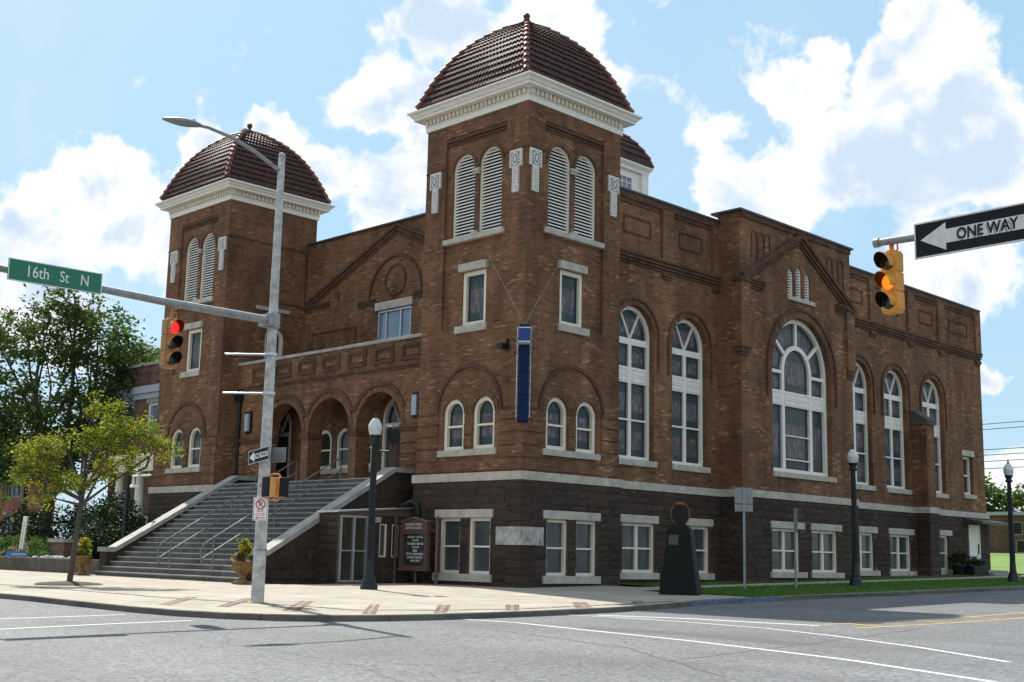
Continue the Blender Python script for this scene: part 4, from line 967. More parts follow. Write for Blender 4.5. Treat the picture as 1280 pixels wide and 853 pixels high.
for u, y in ((-20.38, YA), (-7.45, YA)):
    lb = MB(); wbox(lb, F_(y), u - .24, u + .24, 7.0, 8.1, .05, .12); l = part(lb, 'wall_lantern', 'blackpl'); lb = MB(); wbox(lb, F_(y), u - .15, u + .15, 7.1, 7.98, .12, .24); lb.build('lantern_glass', 'siding', l)
dp = MB(); dp.tube([(-21.25, YA - .1, 4.4), (-21.25, YA - .1, 8.7)], .09, 8); dp.box(-21.45, -21.05, YA - .3, YA - .002, 8.7, 9.15); part(dp, 'drainpipe', 'black')
YU = 5.05; WU = F_(YU); ZU = 17.72; UC = -14.05
wl = MB(); panel(wl, WU, rect(LX1, -6.1, 9.2, ZU), [rect(-15.42, -12.78, 11.7, 13.3)], 0, .25); panel(wl, Wall((0, YU + .5, 0), (-1, 0, 0), (0, 1, 0)), rect(6.1, -LX1, 16, ZU), []); part(wl, 'brick_wall', 'brick')
window(WU, church, 'casement_window', -15.42, -12.78, 11.7, 13.3, False, .10, -.05, .14, 'skyglass', bars=[('v', -14.85, -14.76, 11.8, 13.2), ('v', -13.72, -13.63, 11.8, 13.2)], frame='alu', gname='glass_pane')
slab(WU, church, 'window_lintel', -15.55, -12.65, 13.31, 13.72, -.05, .09)
tm = MB()
for a, b in (((-21.6, 14.45), (UC, 17.62)), ((UC, 17.62), (-6.45, 14.45))):
    wbar(tm, WU, a, b, .16, 0, .12); wbar(tm, WU, (a[0], a[1] - .22), (b[0], b[1] - .22), .13, 0, .08); wbar(tm, WU, (a[0], a[1] - .40), (b[0], b[1] - .40), .10, 0, .05)
for z, dd in ((13.98, .05), (14.10, .10), (14.22, .15)): wbox(tm, WU, LX1, -19.5, z, z + .10, 0, dd)
archring(tm, WU, UC, 13.98, 1.98, 2.10, 0, .08); archring(tm, WU, UC, 14.75, .74, .82, 0, .06, radial=False)
for k in range(24):
    a0, a1 = R(180 + 7.5 * k), R(180 + 7.5 * (k + 1)); wpoly(tm, WU, [(UC + rr * math.cos(t), 14.75 + rr * math.sin(t)) for rr, t in ((.74, a0), (.82, a0), (.82, a1), (.74, a1))], 0, .06)
for z, dd in ((13.62, .05), (13.74, .08), (13.86, .11)):
    wbox(tm, WU, -17.0, -15.56, z, z + .10, 0, dd); wbox(tm, WU, -12.62, -11.3, z, z + .10, 0, dd)
frect(tm, WU, -20.9, -17.1, 11.75, 12.75, .09, 0, .05); frect(tm, WU, -11.2, -6.6, 11.75, 12.75, .09, 0, .05)
wpoly(tm, WU, [(-18.75, 14.3), (-18.55, 14.55), (-18.75, 14.8), (-18.95, 14.55)], 0, .06)
part(tm, 'brick_moulding', 'brick_trim')
cp = MB(); wbox(cp, WU, LX1, -6.1, ZU, ZU + .10, -.55, .12); part(cp, 'parapet_coping', 'metalcap')
# --- staircase
NS = 20; y0s, z0s, ds, rs = -7.10, -.09, .335, .221
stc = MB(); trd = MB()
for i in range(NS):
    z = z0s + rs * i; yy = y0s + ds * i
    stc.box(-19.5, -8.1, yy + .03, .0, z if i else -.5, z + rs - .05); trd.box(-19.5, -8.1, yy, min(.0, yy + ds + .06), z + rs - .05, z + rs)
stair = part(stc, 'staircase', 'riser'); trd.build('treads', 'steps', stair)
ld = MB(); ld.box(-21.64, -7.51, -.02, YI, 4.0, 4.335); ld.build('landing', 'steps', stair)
chk = [(-6.62, -.5), (1.05, -.5), (1.05, 4.58), (0, 4.58), (-6.22, .98), (-6.62, .98)]
for xo, xi in ((-7.50, -8.10), (-19.50, -20.10)):
    ck = MB(); panel(ck, S_(xo), chk, [], 0, 0, .6); panel(ck, S_(xi), chk, []); ck.build('cheek_wall', 'stone', stair)
    ck = MB(); ck_rr = random.Random(5)
    for j in range(11):
        za, zb2 = -.35 + j * .41, -.35 + (j + 1) * .41 - .0
        ys = -6.62 if zb2 <= .98 else -6.22 + (zb2 - .98) / 3.6 * 6.22
        if zb2 < 4.56 and ys < .6: ashlar_blocks(ck, S_(xo), ys, 1.05, za, zb2, [], .001, 200 + j)
        if zb2 <= .98: ashlar_blocks(ck, F_(-6.62), xi, xo, za, zb2, [], .001, 230 + j)
    ck.build('ashlar_facing', 'ashlar', stair)
    c = MB(); xa, xb = xi - .07, xo + .08
    for (ya, za), (yb, zb_) in (((-6.72, .98), (-6.22, .98)), ((-6.22, .98), (0, 4.58)), ((0, 4.58), (1.08, 4.58))):
        c.hexa([(xa, ya, za), (xb, ya, za), (xb, yb, zb_), (xa, yb, zb_), (xa, ya, za + .21), (xb, ya, za + .21), (xb, yb, zb_ + .21), (xa, yb, zb_ + .21)])
    c.build('cheek_coping', 'coping', stair)
for x in (-13.9, -10.6):
    hr = MB(); s0, s1 = (-7.35, 1.22), (-.55, 5.25)
    hr.tube([(x, -7.15, .55), (x, -7.25, 1.15), (x, -7.05, 1.42), (x, -.62, 5.22), (x, -.5, 5.18), (x, -.5, 4.3)], .036, 8)
    hr.tube([(x, -7.2, .78), (x, -.5, 4.72)], .032, 8)
    for t in (.06, .5): y = -7.05 + 6.43 * t; hr.tube([(x, y, 1.42 + 3.8 * t), (x, y, .1 + 3.9 * t)], .035, 8)
    hr.build('handrail', 'railm', stair)
# --- glazed side vestibule between stair and tower
WV = S_(-6.20); V0, V1 = -3.85, -.10
vb = MB(); panel(vb, WV, [(V0, -.3), (V1, -.3), (V1, 2.98), (V0, 2.72)], [rect(-3.78, -2.38, 0, 2.62), rect(-1.76, -1.40, 1.02, 2.34), rect(-1.12, -.78, 1.02, 2.34)], 0, .15)
panel(vb, F_(V0), rect(-7.5, -6.20, -.3, 2.72), []); vs_ = part(vb, 'stone_vestibule', 'mortar'); vb = MB(); ashlar_blocks(vb, WV, V0, V1, -.3, 2.68, [(-3.86, -2.30, -.3, 2.72), (-1.80, -1.36, 1.02, 2.34), (-1.16, -.74, 1.02, 2.34)], .001, 81); ashlar_blocks(vb, F_(V0), -7.45, -6.2, -.3, 2.68, [], .001, 82); vb.build('ashlar_facing', 'ashlar', vs_)
ve = MB(); ve.hexa([(-7.5, V0 - .12, 2.73), (-6.08, V0 - .12, 2.73), (-6.08, V1, 3.0), (-7.5, V1, 3.0), (-7.5, V0 - .12, 2.80), (-6.08, V0 - .12, 2.80), (-6.08, V1, 3.07), (-7.5, V1, 3.07)]); part(ve, 'vestibule_roof', 'alu')
fr = window(WV, church, 'glass_door', -3.78, -2.38, .02, 2.62, False, .08, .06, .14, 'darkglass', bars=[('v', -3.12, -3.02, .1, 2.54), ('h', -3.70, -3.12, 1.22, 1.27), ('h', -3.02, -2.46, 1.22, 1.27)], frame='alu', gname='glass_pane')
hd = MB(); hd.tube([WV.p(-3.17, 1.0, .05), WV.p(-3.17, 1.0, .14), WV.p(-3.17, 1.5, .14), WV.p(-3.17, 1.5, .05)], .018, 6); hd.build('door_handle', 'alu', fr)
for a, b in ((-1.76, -1.40), (-1.12, -.78)): window(WV, church, 'slot_window', a, b, 1.02, 2.34, False, .05, -.02, .08, 'blindglass', frame='cream', gname='glass_pane')
pp = MB(); pp.tube([(-6.6, -.35, 3.12), (-6.0, -.30, 3.30), (-5.72, -.22, 3.18), (-5.68, -.2, 2.9), (-5.68, -.2, .1)], .10, 10); part(pp, 'drainpipe', 'black')
nb = MB(); wbox(nb, WV, -2.05, -1.78, 2.38, 2.60, .05, .085); part(nb, 'number_plate', 'coping')
for cx_, cy_, sy_ in ((0, 0, 1), (LX1, 0, 1), (XP, P0, 1)):
    q = MB(); rr = random.Random(17); z = -.45; k = 0
    while z < 4.0:
        h = min(.2942, 4.05 - z); e = rr.uniform(.150, .162); la, lb = ((.62, .34), (.34, .62))[k % 2]
        x0_, x1_, y0_, y1_ = cx_ - la, cx_ + e, cy_ - e, cy_ + lb; i_ = .018
        if cx_ != 0 or not (1.2 < z + h and z < 2.5 and False): q.hexa([(x0_, y0_, z + .006), (x1_ - i_, y0_, z + .006), (x1_ - i_, y1_, z + .006), (x0_, y1_, z + .006), (x0_, y0_ , z + h - .006), (x1_ - i_, y0_, z + h - .006), (x1_ - i_, y1_, z + h - .006), (x0_, y1_, z + h - .006)])
        z += .2942; k += 1
    part(q, 'quoin', 'ashlar', bevel=.02)
# corner stone
for W, a, b in ((F_(0), -1.13, .18), (S_(0), -.079, 1.12)):
    cs = MB(); wbox(cs, W, a, b, 1.59, 2.28, .08, .18); part(cs, 'cornerstone', 'marble')
fl = MB(); fl.box(-1.05, -.75, -.45, -.05, 9.18, 9.38); fl.box(-.9, -.84, -.1, 0, 9.3, 9.6); part(fl, 'floodlight', 'black')

# ================================================================== NEIGHBOURING BUILDINGS AND WALLS
hs = thing('brick_house', 'brown brick house with a white porch column behind the left tower of the church', 'house', (0, 0, 0))
WH = F_(7.0); h0, h1 = -46.2, LX0
wl = MB(); panel(wl, WH, rect(h0, h1, -.5, 13.2), [rect(-41.5, -40.2, 8.4, 10.6), rect(-45.0, -43.4, 8.4, 10.6), rect(-38.5, -37.0, 8.4, 10.6), rect(-35, -33.6, 3.0, 5.6)], 0, .2)
panel(wl, Wall((h0, 0, 0), (0, -1, 0), (-1, 0, 0)), rect(-22, -7, -.5, 13.2), []); panel(wl, S_(h1 + .02), rect(7, 22, -.5, 13.2), []); wl.build('wall', 'browndist', hs)
tm = MB(); wbox(tm, WH, h0 - .06, h1, 13.2, 13.38, -.5, .14); tm.build('roof_coping', 'coping', hs)
rf = MB(); rf.box(h0, h1, 7.3, 22, 12.5, 12.9); rf.build('roof', 'roofing', hs)
tm = MB(); wbox(tm, WH, h0, h1, 10.95, 11.30, .01, .16); wbox(tm, WH, h0 - .05, h1, 11.32, 11.80, .01, .28); tm.build('frieze_band', 'siding', hs)
tm = MB()
for k in range(6): frect(tm, WH, -45.6 + 2.4 * k, -44.0 + 2.4 * k, 12.05, 12.85, .12, 0, .06)
tm.build('brick_panel', 'browndist', hs)
for a, b, c, d in ((-41.5, -40.2, 8.4, 10.6), (-45.0, -43.4, 8.4, 10.6), (-38.5, -37.0, 8.4, 10.6)):
    wf = MB(); ringframe(wf, WH, rect(a, b, c, d), rect(a + .12, b - .12, c + .12, d - .12), -.05, -.2); wbox(wf, WH, a + .12, b - .12, 9.45, 9.53, -.2, -.06); o = wf.build('window', 'white', hs)
    g = MB(); g.add([WH.p(x, z, -.17) for x, z in rect(a + .1, b - .1, c + .1, d - .1)], [(0, 1, 2, 3)]); g.build('window_glass', 'skyglass', o)
    l = MB(); wbox(l, WH, a - .15, b + .15, d + .02, d + .42, -.05, .08); l.build('lintel', 'grey', o)
WQ = F_(3.0)
pc = MB(); pc.box(-38.0, -28.3, 3.0, 6.95, 5.68, 6.45); pc.box(-38.2, -28.2, 2.8, 6.95, 6.45, 6.7); pc.build('porch_roof', 'cream', hs)
for x in (-37.8, -35.35, -29.2):
    p_ = MB(); p_.box(x - .55, x + .55, 2.9, 4.0, -.3, 2.95); o = p_.build('porch_pier', 'browndist', hs); c_ = MB(); c_.box(x - .62, x + .62, 2.83, 4.07, 2.95, 3.08); c_.build('pier_cap', 'coping', o)
    c_ = MB(); c_.lathe([(.38, 3.08), (.38, 3.2), (.30, 3.25), (.29, 4.4), (.25, 5.45), (.31, 5.5), (.36, 5.68)], (x, 3.45, 0), 16); c_.build('porch_column', 'white', hs)
rl = MB(); rl.box(-34.3, -29.75, 3.3, 3.42, 2.95, 3.05); rl.box(-34.3, -29.75, 3.3, 3.42, 2.12, 2.22)
k = -34.1
while k < -29.8: rl.box(k, k + .16, 3.32, 3.40, 2.22, 2.95); k += .34
rl.build('porch_railing', 'white', hs)
pf = MB(); pf.box(-38, -28.3, 3.6, 6.95, .2, 2.0); pf.build('porch_floor', 'grey', hs)
dr = MB(); wbox(dr, WH, -35, -33.6, 2.0, 5.6, -.15, -.05); dr.build('front_door', 'darkglass', hs)
# bracket light on the left tower's edge belongs to the church
bl = MB(); bl.tube([(LX0 - .02, -.1, 5.05), (-29.7, -.1, 5.05)], .06, 8); bl.tube([(LX0 - .02, -.1, 6.0), (-29.2, -.1, 5.15)], .045, 8); bl.lathe([(.30, 4.42), (.24, 4.52), (.08, 4.62), (.06, 5.0)], (-29.6, -.1, 0), 14); part(bl, 'bracket_light', 'white')

rb = thing('red_brick_building', 'red brick building with barred windows at the far left edge behind the young tree', 'building', (0, 0, 0))
WR = F_(10.4); x0, x1 = -80, -65.6
wl = MB(); wins = [(-70.2, -67.4, 5.1, 7.6), (-70.6, -67.9, .9, 3.7), (-76, -73, 5.1, 7.6), (-76, -73, .9, 3.7)]
panel(wl, WR, rect(x0, x1, -1, 10.2), [rect(*q) for q in wins], 0, .25); panel(wl, S_(x1), rect(10.4, 12.5, -1, 10.2), []); wl.build('wall', 'redbrick', rb)
cp = MB(); cp.box(x0, x1 + .15, 10.25, 12.5, 10.2, 10.4); cp.build('roof', 'roofing', rb)
for a, b, c, d in wins:
    wf = MB(); ringframe(wf, WR, rect(a, b, c, d), rect(a + .14, b - .14, c + .14, d - .14), -.08, -.2)
    for k in range(1, 3): wbox(wf, WR, a + (b - a) * k / 3 - .05, a + (b - a) * k / 3 + .05, c + .14, d - .14, -.2, -.1)
    wbox(wf, WR, a + .14, b - .14, (c + d) / 2 - .05, (c + d) / 2 + .05, -.2, -.1); o = wf.build('window', 'grey', rb)
    g = MB(); g.add([WR.p(x, z, -.18) for x, z in rect(a + .1, b - .1, c + .1, d - .1)], [(0, 1, 2, 3)]); g.build('window_glass', 'blindglass', o)
pp = MB(); pp.tube([(-66.4, 10.25, 0), (-66.4, 10.25, 10)], .12, 8); pp.build('drainpipe', 'black', rb)

fb = thing('low_brick_building', 'long low flat-roofed brown brick building beyond the lawn at the right', 'building', (0, 0, 0))
WF = F_(76.0); wins = [(-13.9, -12.6, 4.0, 5.2), (-20, -18.6, 4.0, 5.2), (-8.5, -7.2, 4.0, 5.2)]
wl = MB(); panel(wl, WF, rect(-60, 4, 1.5, 5.75), [rect(*q) for q in wins] + [rect(-13.3, -12.1, 2.45, 3.6)], 0, .2); panel(wl, S_(4), rect(76, 95, 1.5, 5.75), []); wl.build('wall', 'browndist', fb)
cp = MB(); cp.box(-60, 4.2, 75.8, 95, 5.75, 6.05); cp.build('roof', 'siding', fb)
for a, b, c, d in wins + [(-13.3, -12.1, 2.45, 3.6)]:
    g = MB(); ringframe(g, WF, rect(a, b, c, d), rect(a + .1, b - .1, c + .1, d - .1), -.05, -.19); o = g.build('window', 'grey', fb); q = MB(); q.add([WF.p(x, z, -.15) for x, z in rect(a, b, c, d)], [(0, 1, 2, 3)]); q.build('window_glass', 'darkglass', o)

rw = MB(); rw.box(-60, -20.2, -6.5, -6.15, -.6, .60); rw = tag(rw.build('retaining_wall', 'wallconc', bevel=.03), 'low stained concrete retaining wall along the pavement left of the church steps', 'wall')
lw = gridmesh(-60, -20, -6, 4, 2, 0); 
for v in lw.v: v.z = .48 + max(0, (v.y + 6)) * .02 + .03 * math.sin(v.x * 1.3)
kind(lw.build('front_garden', 'turf'), 'structure')
bp = thing('brick_pier', 'short brick garden pier with a white stone cap beside the hedge', 'pier', (-27.1, -5.0, .45))
b = MB(); b.box(-.75, .75, -.35, .35, -.3, .92); b.build('pier_body', 'browndist', bp); b = MB(); b.box(-.85, .85, -.45, .45, .92, 1.10); b.build('pier_cap', 'coping', bp)

# ================================================================== FOLIAGE
def leaves(mb, blobs, n, size, seed, clump=.55, flat=1.):
    """leaf faces gathered in clumps through the volume of the blobs (cx,cy,cz,rx,ry,rz,weight)"""
    rr = random.Random(seed); ws = [b[3] * b[4] * b[5] * (b[6] if len(b) > 6 else 1) for b in blobs]
    per = 34; nc = max(1, n // per)
    for _ in range(nc):
        b = rr.choices(blobs, ws)[0]
        while True:
            q = Vector((rr.uniform(-1, 1), rr.uniform(-1, 1), rr.uniform(-1, 1)))
            if .28 < q.length < 1: break
        c = Vector((b[0] + q.x * b[3], b[1] + q.y * b[4], b[2] + q.z * b[5])); cr = clump * rr.uniform(.55, 1.25)
        for _ in range(per):
            g = Vector((rr.gauss(0, .5), rr.gauss(0, .5), rr.gauss(0, .36))) * cr
            p = c + g; s = size * rr.uniform(.6, 1.3)
            a = Vector((rr.gauss(0, 1), rr.gauss(0, 1), rr.gauss(0, .55))).normalized(); bb = Vector((rr.gauss(0, 1), rr.gauss(0, 1), rr.gauss(0, 1))); bb = (bb - a * bb.dot(a)).normalized()
            mb.add([p - a * s * .5, p + bb * s * .28, p + a * s * .5, p - bb * s * .28], [(0, 1, 2, 3)])
    return mb
def limb(mb, a, b, r0, r1, rr, bend=.12, n=5):
    a = Vector(a); b = Vector(b); L = (b - a).length; pts = []; o = Vector((rr.uniform(-1, 1), rr.uniform(-1, 1), rr.uniform(-.3, .6))) * L * bend
    for i in range(n + 1):
        t = i / n; pts.append(a.lerp(b, t) + o * math.sin(math.pi * t))
    mb.tube(pts, [r0 + (r1 - r0) * i / n for i in range(n + 1)], 7)
    return pts
def tree(name, label, base, h, blobs, trunk, n, size, leafm, seed, clump=.55, group=None, fork=.35, r0=.2, lean=(0, 0)):
    rr = random.Random(seed); t = thing(name, label, 'tree', base, 0, group)
    tk = MB(); top = Vector((lean[0], lean[1], trunk)); limb(tk, (0, 0, -.2), top, r0, r0 * .72, rr, .03, 6)
    for b in blobs:
        c = Vector(b[:3]); m_ = top + (c - top) * .1
        pts = limb(tk, top * rr.uniform(.62, 1.0), c + Vector((0, 0, b[5] * .35)), r0 * .5, r0 * .08, rr, .10, 6)
        for _ in range(4):
            q = pts[rr.randint(2, 5)]; e = c + Vector((rr.uniform(-1, 1) * b[3], rr.uniform(-1, 1) * b[4], rr.uniform(-.5, 1) * b[5])) * .8; limb(tk, q, e, r0 * .2, r0 * .04, rr, .1, 4)
    tk.build('trunk', 'bark', t)
    leaves(MB(), blobs, n, size, seed + 1, clump).build('crown', leafm, t)
    return t
RG = Vector((.71, .70, 0))
def bl_(right, up, rx, rz, dep=0): v = RG * right + Vector((-.7, .7, 0)) * dep; return (v.x, v.y, up, rx, rx, rz)
tree('young_tree', 'young street tree with yellow-green leaves standing in a mulch ring on the pavement', (-8.34, -13.72, G(-8, -13.7)), 6.8,
     [bl_(-1.35, 4.45, .75, .65), bl_(-.85, 5.0, .5, .45, .5), bl_(.35, 4.9, .7, .6), bl_(1.0, 5.9, .55, .65, .3), bl_(1.2, 5.1, .75, .55, -.4), bl_(2.25, 5.3, .7, .5), bl_(2.9, 4.75, .5, .40, .4), bl_(-.2, 3.5, .8, .40, -.3), bl_(-1.7, 3.6, .5, .40), bl_(.9, 4.0, .6, .5, .6), bl_(-2.1, 4.2, .35, .45), bl_(1.7, 4.4, .6, .4, .3), bl_(.45, 6.2, .35, .4), bl_(-1.1, 2.9, .5, .3)], 3.9, 12500, .105, 'leafyellow', 21, .29, r0=.11, lean=(.22, .18))
mu = MB(); mu.lathe([(1.15, .0), (1.05, .05), (.6, .09), (.02, .12)], (0, 0, 0), 22); m_ = mu.build('mulch_ring', 'mulch', None, (-8.34, -13.72, G(-8, -13.7) + .005)); kind(m_, 'structure')
tree('shade_tree', 'tall dark green shade tree towering behind the young tree left of the church', (-48.6, 4.0, -.2), 19.6,
     [bl_(-1.0, 15.5, 3.2, 3.0), bl_(2.4, 15.0, 3.2, 3.0), bl_(5.0, 13.2, 2.4, 2.2), bl_(-4.6, 14.4, 3.0, 2.8), bl_(3.6, 10.4, 3.4, 2.6), bl_(-1.2, 10.8, 4.0, 2.8), bl_(-5.4, 10.2, 3.2, 2.6), bl_(0.6, 18.2, 2.0, 1.6), bl_(1.5, 7.6, 3.4, 1.9), bl_(-3.6, 6.6, 2.6, 1.8), bl_(4.4, 7.2, 2.0, 1.6)], 7.2, 25000, .33, 'leafdark', 31, .85, r0=.5, lean=(.3, .2))
tree('shade_tree', 'dark leafy tree at the left edge behind the red brick building', (-62, 2.0, -.3), 15,
     [bl_(-2, 9.5, 3.2, 3.2), bl_(1.5, 8.0, 3.0, 2.6), bl_(-1.5, 5.4, 3.0, 2.2), bl_(2.8, 5.0, 2.2, 1.8)], 3.5, 11000, .40, 'leafmid', 41, 1.1, r0=.35)
tree('distant_tree', 'pale green tree top showing over the brick house roof', (-84, 30, 0), 22, [bl_(0, 19.0, 3.4, 3.0), bl_(3.4, 18.0, 3.0, 2.6), bl_(-3, 16.5, 3, 2.5)], 11, 7000, .5, 'leafmid', 51, 1.3, r0=.4)
for i, (x, y, s_, lb) in enumerate(((-33, 106, 1.0, 'broad green tree behind the low brick building, closest to the church corner'), (-22, 112, .92, 'green tree behind the low brick building at the right edge'), (-10, 104, .95, 'green tree behind the low brick building beyond the right lamp post'), (-46, 110, .9, 'green tree mostly hidden by the church behind the low building'))):
    if i == 3: continue
    tree('distant_tree', lb, (x, y, 2.2), 12, [bl_(0, 7.6 * s_, 4.2, 3.0 * s_), bl_(3.5, 6.2 * s_, 3.4, 2.6), bl_(-3.6, 6.0 * s_, 3.4, 2.6), bl_(1, 4.0, 4.0, 2.0)], 3, 9000, .55, 'leafmid', 60 + i, 1.3, 'trees beyond the lawn', r0=.35)
def bush(name, label, blobs, n, size, mat, seed, cl=.4, cat='bush'):
    t = thing(name, label, cat, (blobs[0][0], blobs[0][1], .45)); o = t.location
    bb = [(b[0] - o.x, b[1] - o.y, b[2] - o.z) + tuple(b[3:]) for b in blobs]
    st = MB(); rr = random.Random(seed)
    for b in bb:
        for _ in range(3): limb(st, (b[0] + rr.uniform(-.3, .3), b[1] + rr.uniform(-.3, .3), -.15), (b[0] + rr.uniform(-.6, .6) * b[3], b[1] + rr.uniform(-.6, .6) * b[4], b[2] + b[5] * .4), .05, .015, rr, .1, 4)
    st.build('stems', 'bark', t); leaves(MB(), bb, n, size, seed, cl).build('foliage', mat, t); return t
bush('shrub', 'large dark green shrub in front of the brick house porch', [(-26.3, -3.4, 1.3, 1.3, 1.2, 1.2), (-25.6, -3.8, 1.2, 1.1, 1.0, 1.1), (-27.6, -3.6, 1.3, 1.2, 1.0, 1.0), (-28.3, -2.2, 1.9, 1.5, 1.3, 1.7), (-30, -.6, 2.2, 1.5, 1.3, 2.0)], 16000, .15, 'leafhedge', 71, .42)
bush('shrub', 'tall dark mass of shrubs under the shade tree behind the young tree', [(-36.6, 2.3, 1.9, 2.3, 1.8, 2.2), (-34.6, 1.4, 1.5, 1.8, 1.6, 1.7)], 9000, .24, 'leafhedge', 75, .7)
bush('shrub', 'dark green thicket around the foot of the shade tree, beside the red brick building', [(-49, 5.2, 1.9, 3.0, 2.6, 2.3), (-45.5, 6.5, 1.7, 2.6, 2.2, 2.1), (-53, 4.6, 1.6, 2.6, 2.4, 2.0)], 11000, .26, 'leafhedge', 77, .75)
bush('hedge', 'low clipped green hedge behind the retaining wall at the left edge', [(-30.2, -4.6, 1.0, 1.6, .6, .62), (-33.5, -4.8, 1.0, 2.0, .6, .65), (-37, -5.0, 1.0, 2.0, .6, .6)], 6500, .11, 'leafmid', 81, .26, 'hedge')
fl = thing('flower_bed', 'row of pale pink flowers in green leaves along the top of the retaining wall', 'flowers', (-30, -5.6, .5))
leaves(MB(), [(-1.2, 0, .25, 1.9, .3, .28), (2.0, .1, .2, 1.4, .3, .2)], 1600, .10, 91, .18).build('foliage', 'leafmid', fl); leaves(MB(), [(-1.2, -.1, .42, 1.9, .3, .16)], 200, .09, 92, .2).build('blossoms', 'flower', fl)
for i in range(8):
    rr = random.Random(100 + i); rk = MB(); s_ = rr.uniform(.13, .24)
    bm = bmesh.new(); bmesh.ops.create_icosphere(bm, subdivisions=2, radius=s_)
    for v in bm.verts: v.co *= rr.uniform(.82, 1.15); v.co.z *= .75
    me = [(tuple(v.co), ) for v in bm.verts]; rk.add([v.co.copy() for v in bm.verts], [tuple(v.index for v in f.verts) for f in bm.faces], smooth=True); bm.free()
    o = rk.build('garden_rock', 'rock', None, (-28.4 + i * .55, -5.95 + rr.uniform(-.1, .1), .56)); tag(o, 'pale rounded rock in the row of rocks on top of the retaining wall', 'rock', 'rocks along the retaining wall')

# ================================================================== STREET FURNITURE
PX, PY = 4.75, -14.80; PZ = G(PX, PY)
mp = thing('mast_arm_pole', 'tall weathered grey steel pole at the kerb with a mast arm and a street light', 'pole', (PX, PY, PZ))
p_ = MB(); p_.tube([(0, 0, -.1), (0, 0, 4), (0, 0, 8), (0, 0, 12.35)], [.175, .15, .125, .095], 20); p_.lathe([(.095, 12.35), (.11, 12.36), (.08, 12.45), (.02, 12.48)], (0, 0, 0), 16); p_.build('pole', 'paleconc', mp)
b = MB(); b.lathe([(.175, 3.05), (.175, 3.12), (.15, 3.12)], (0, 0, 0), 20); b.lathe([(.185, 1.35), (.185, 1.40), (.16, 1.40)], (0, 0, 0), 20); b.lathe([(.20, 7.42), (.20, 7.82), (.14, 7.84)], (0, 0, 0), 16); b.box(-.25, .25, -.30, -.1, 7.45, 7.78); b.build('pole_clamp', 'galv', mp)
a_ = MB(); a_.tube([(.1, -.25, 7.60), (.12, -3.5, 7.60), (.14, -7.0, 7.68), (.16, -13.5, 7.86)], [.115, .10, .085, .065], 14); a_.build('mast_arm', 'galv', mp)
a_ = MB(); a_.tube([(0, -.1, 11.95), (0, -.9, 12.28), (0, -1.7, 12.50), (0, -2.4, 12.58), (0, -2.75, 12.56)], [.06, .055, .05, .045, .045], 10); a_.build('light_arm', 'galv', mp)
l_ = MB(); prof = []
vs = []; n = 16
for i in range(9):
    t = i / 8; y = -2.6 - 1.15 * t; ww = .06 + .17 * math.sin(math.pi * min(1, t * 1.02) ** .8); hh = .035 + .085 * math.sin(math.pi * (t * .93 + .03)); zc = 12.56 - .10 * t
    vs += [(ww * math.cos(2 * math.pi * k / n), y, zc + hh * math.sin(2 * math.pi * k / n) * (1 if math.sin(2 * math.pi * k / n) > 0 else .6)) for k in range(n)]
l_.add(vs, [(i * n + k, (i + 1) * n + k, (i + 1) * n + (k + 1) % n, i * n + (k + 1) % n) for i in range(8) for k in range(n)], smooth=True); l_.add(vs[:n], [tuple(range(n))]); l_.add(vs[-n:], [tuple(range(n))])
lm = l_.build('luminaire', 'signback', mp); q = MB(); q.lathe([(.04, 12.62), (.04, 12.68), (.01, 12.69)], (0, -2.85, 0), 8); q.build('photocell', 'black', lm)
bd = Vector((-.74, -.67, 0))
for z in (6.68, 5.60):
    q = MB(); q.tube([Vector((0, 0, z)) + bd * .1, Vector((0, 0, z)) + bd * 1.28], .028, 8); q.lathe([(.18, z - .04), (.18, z + .04)], (0, 0, 0), 16); q.build('banner_bracket', 'alu', mp)

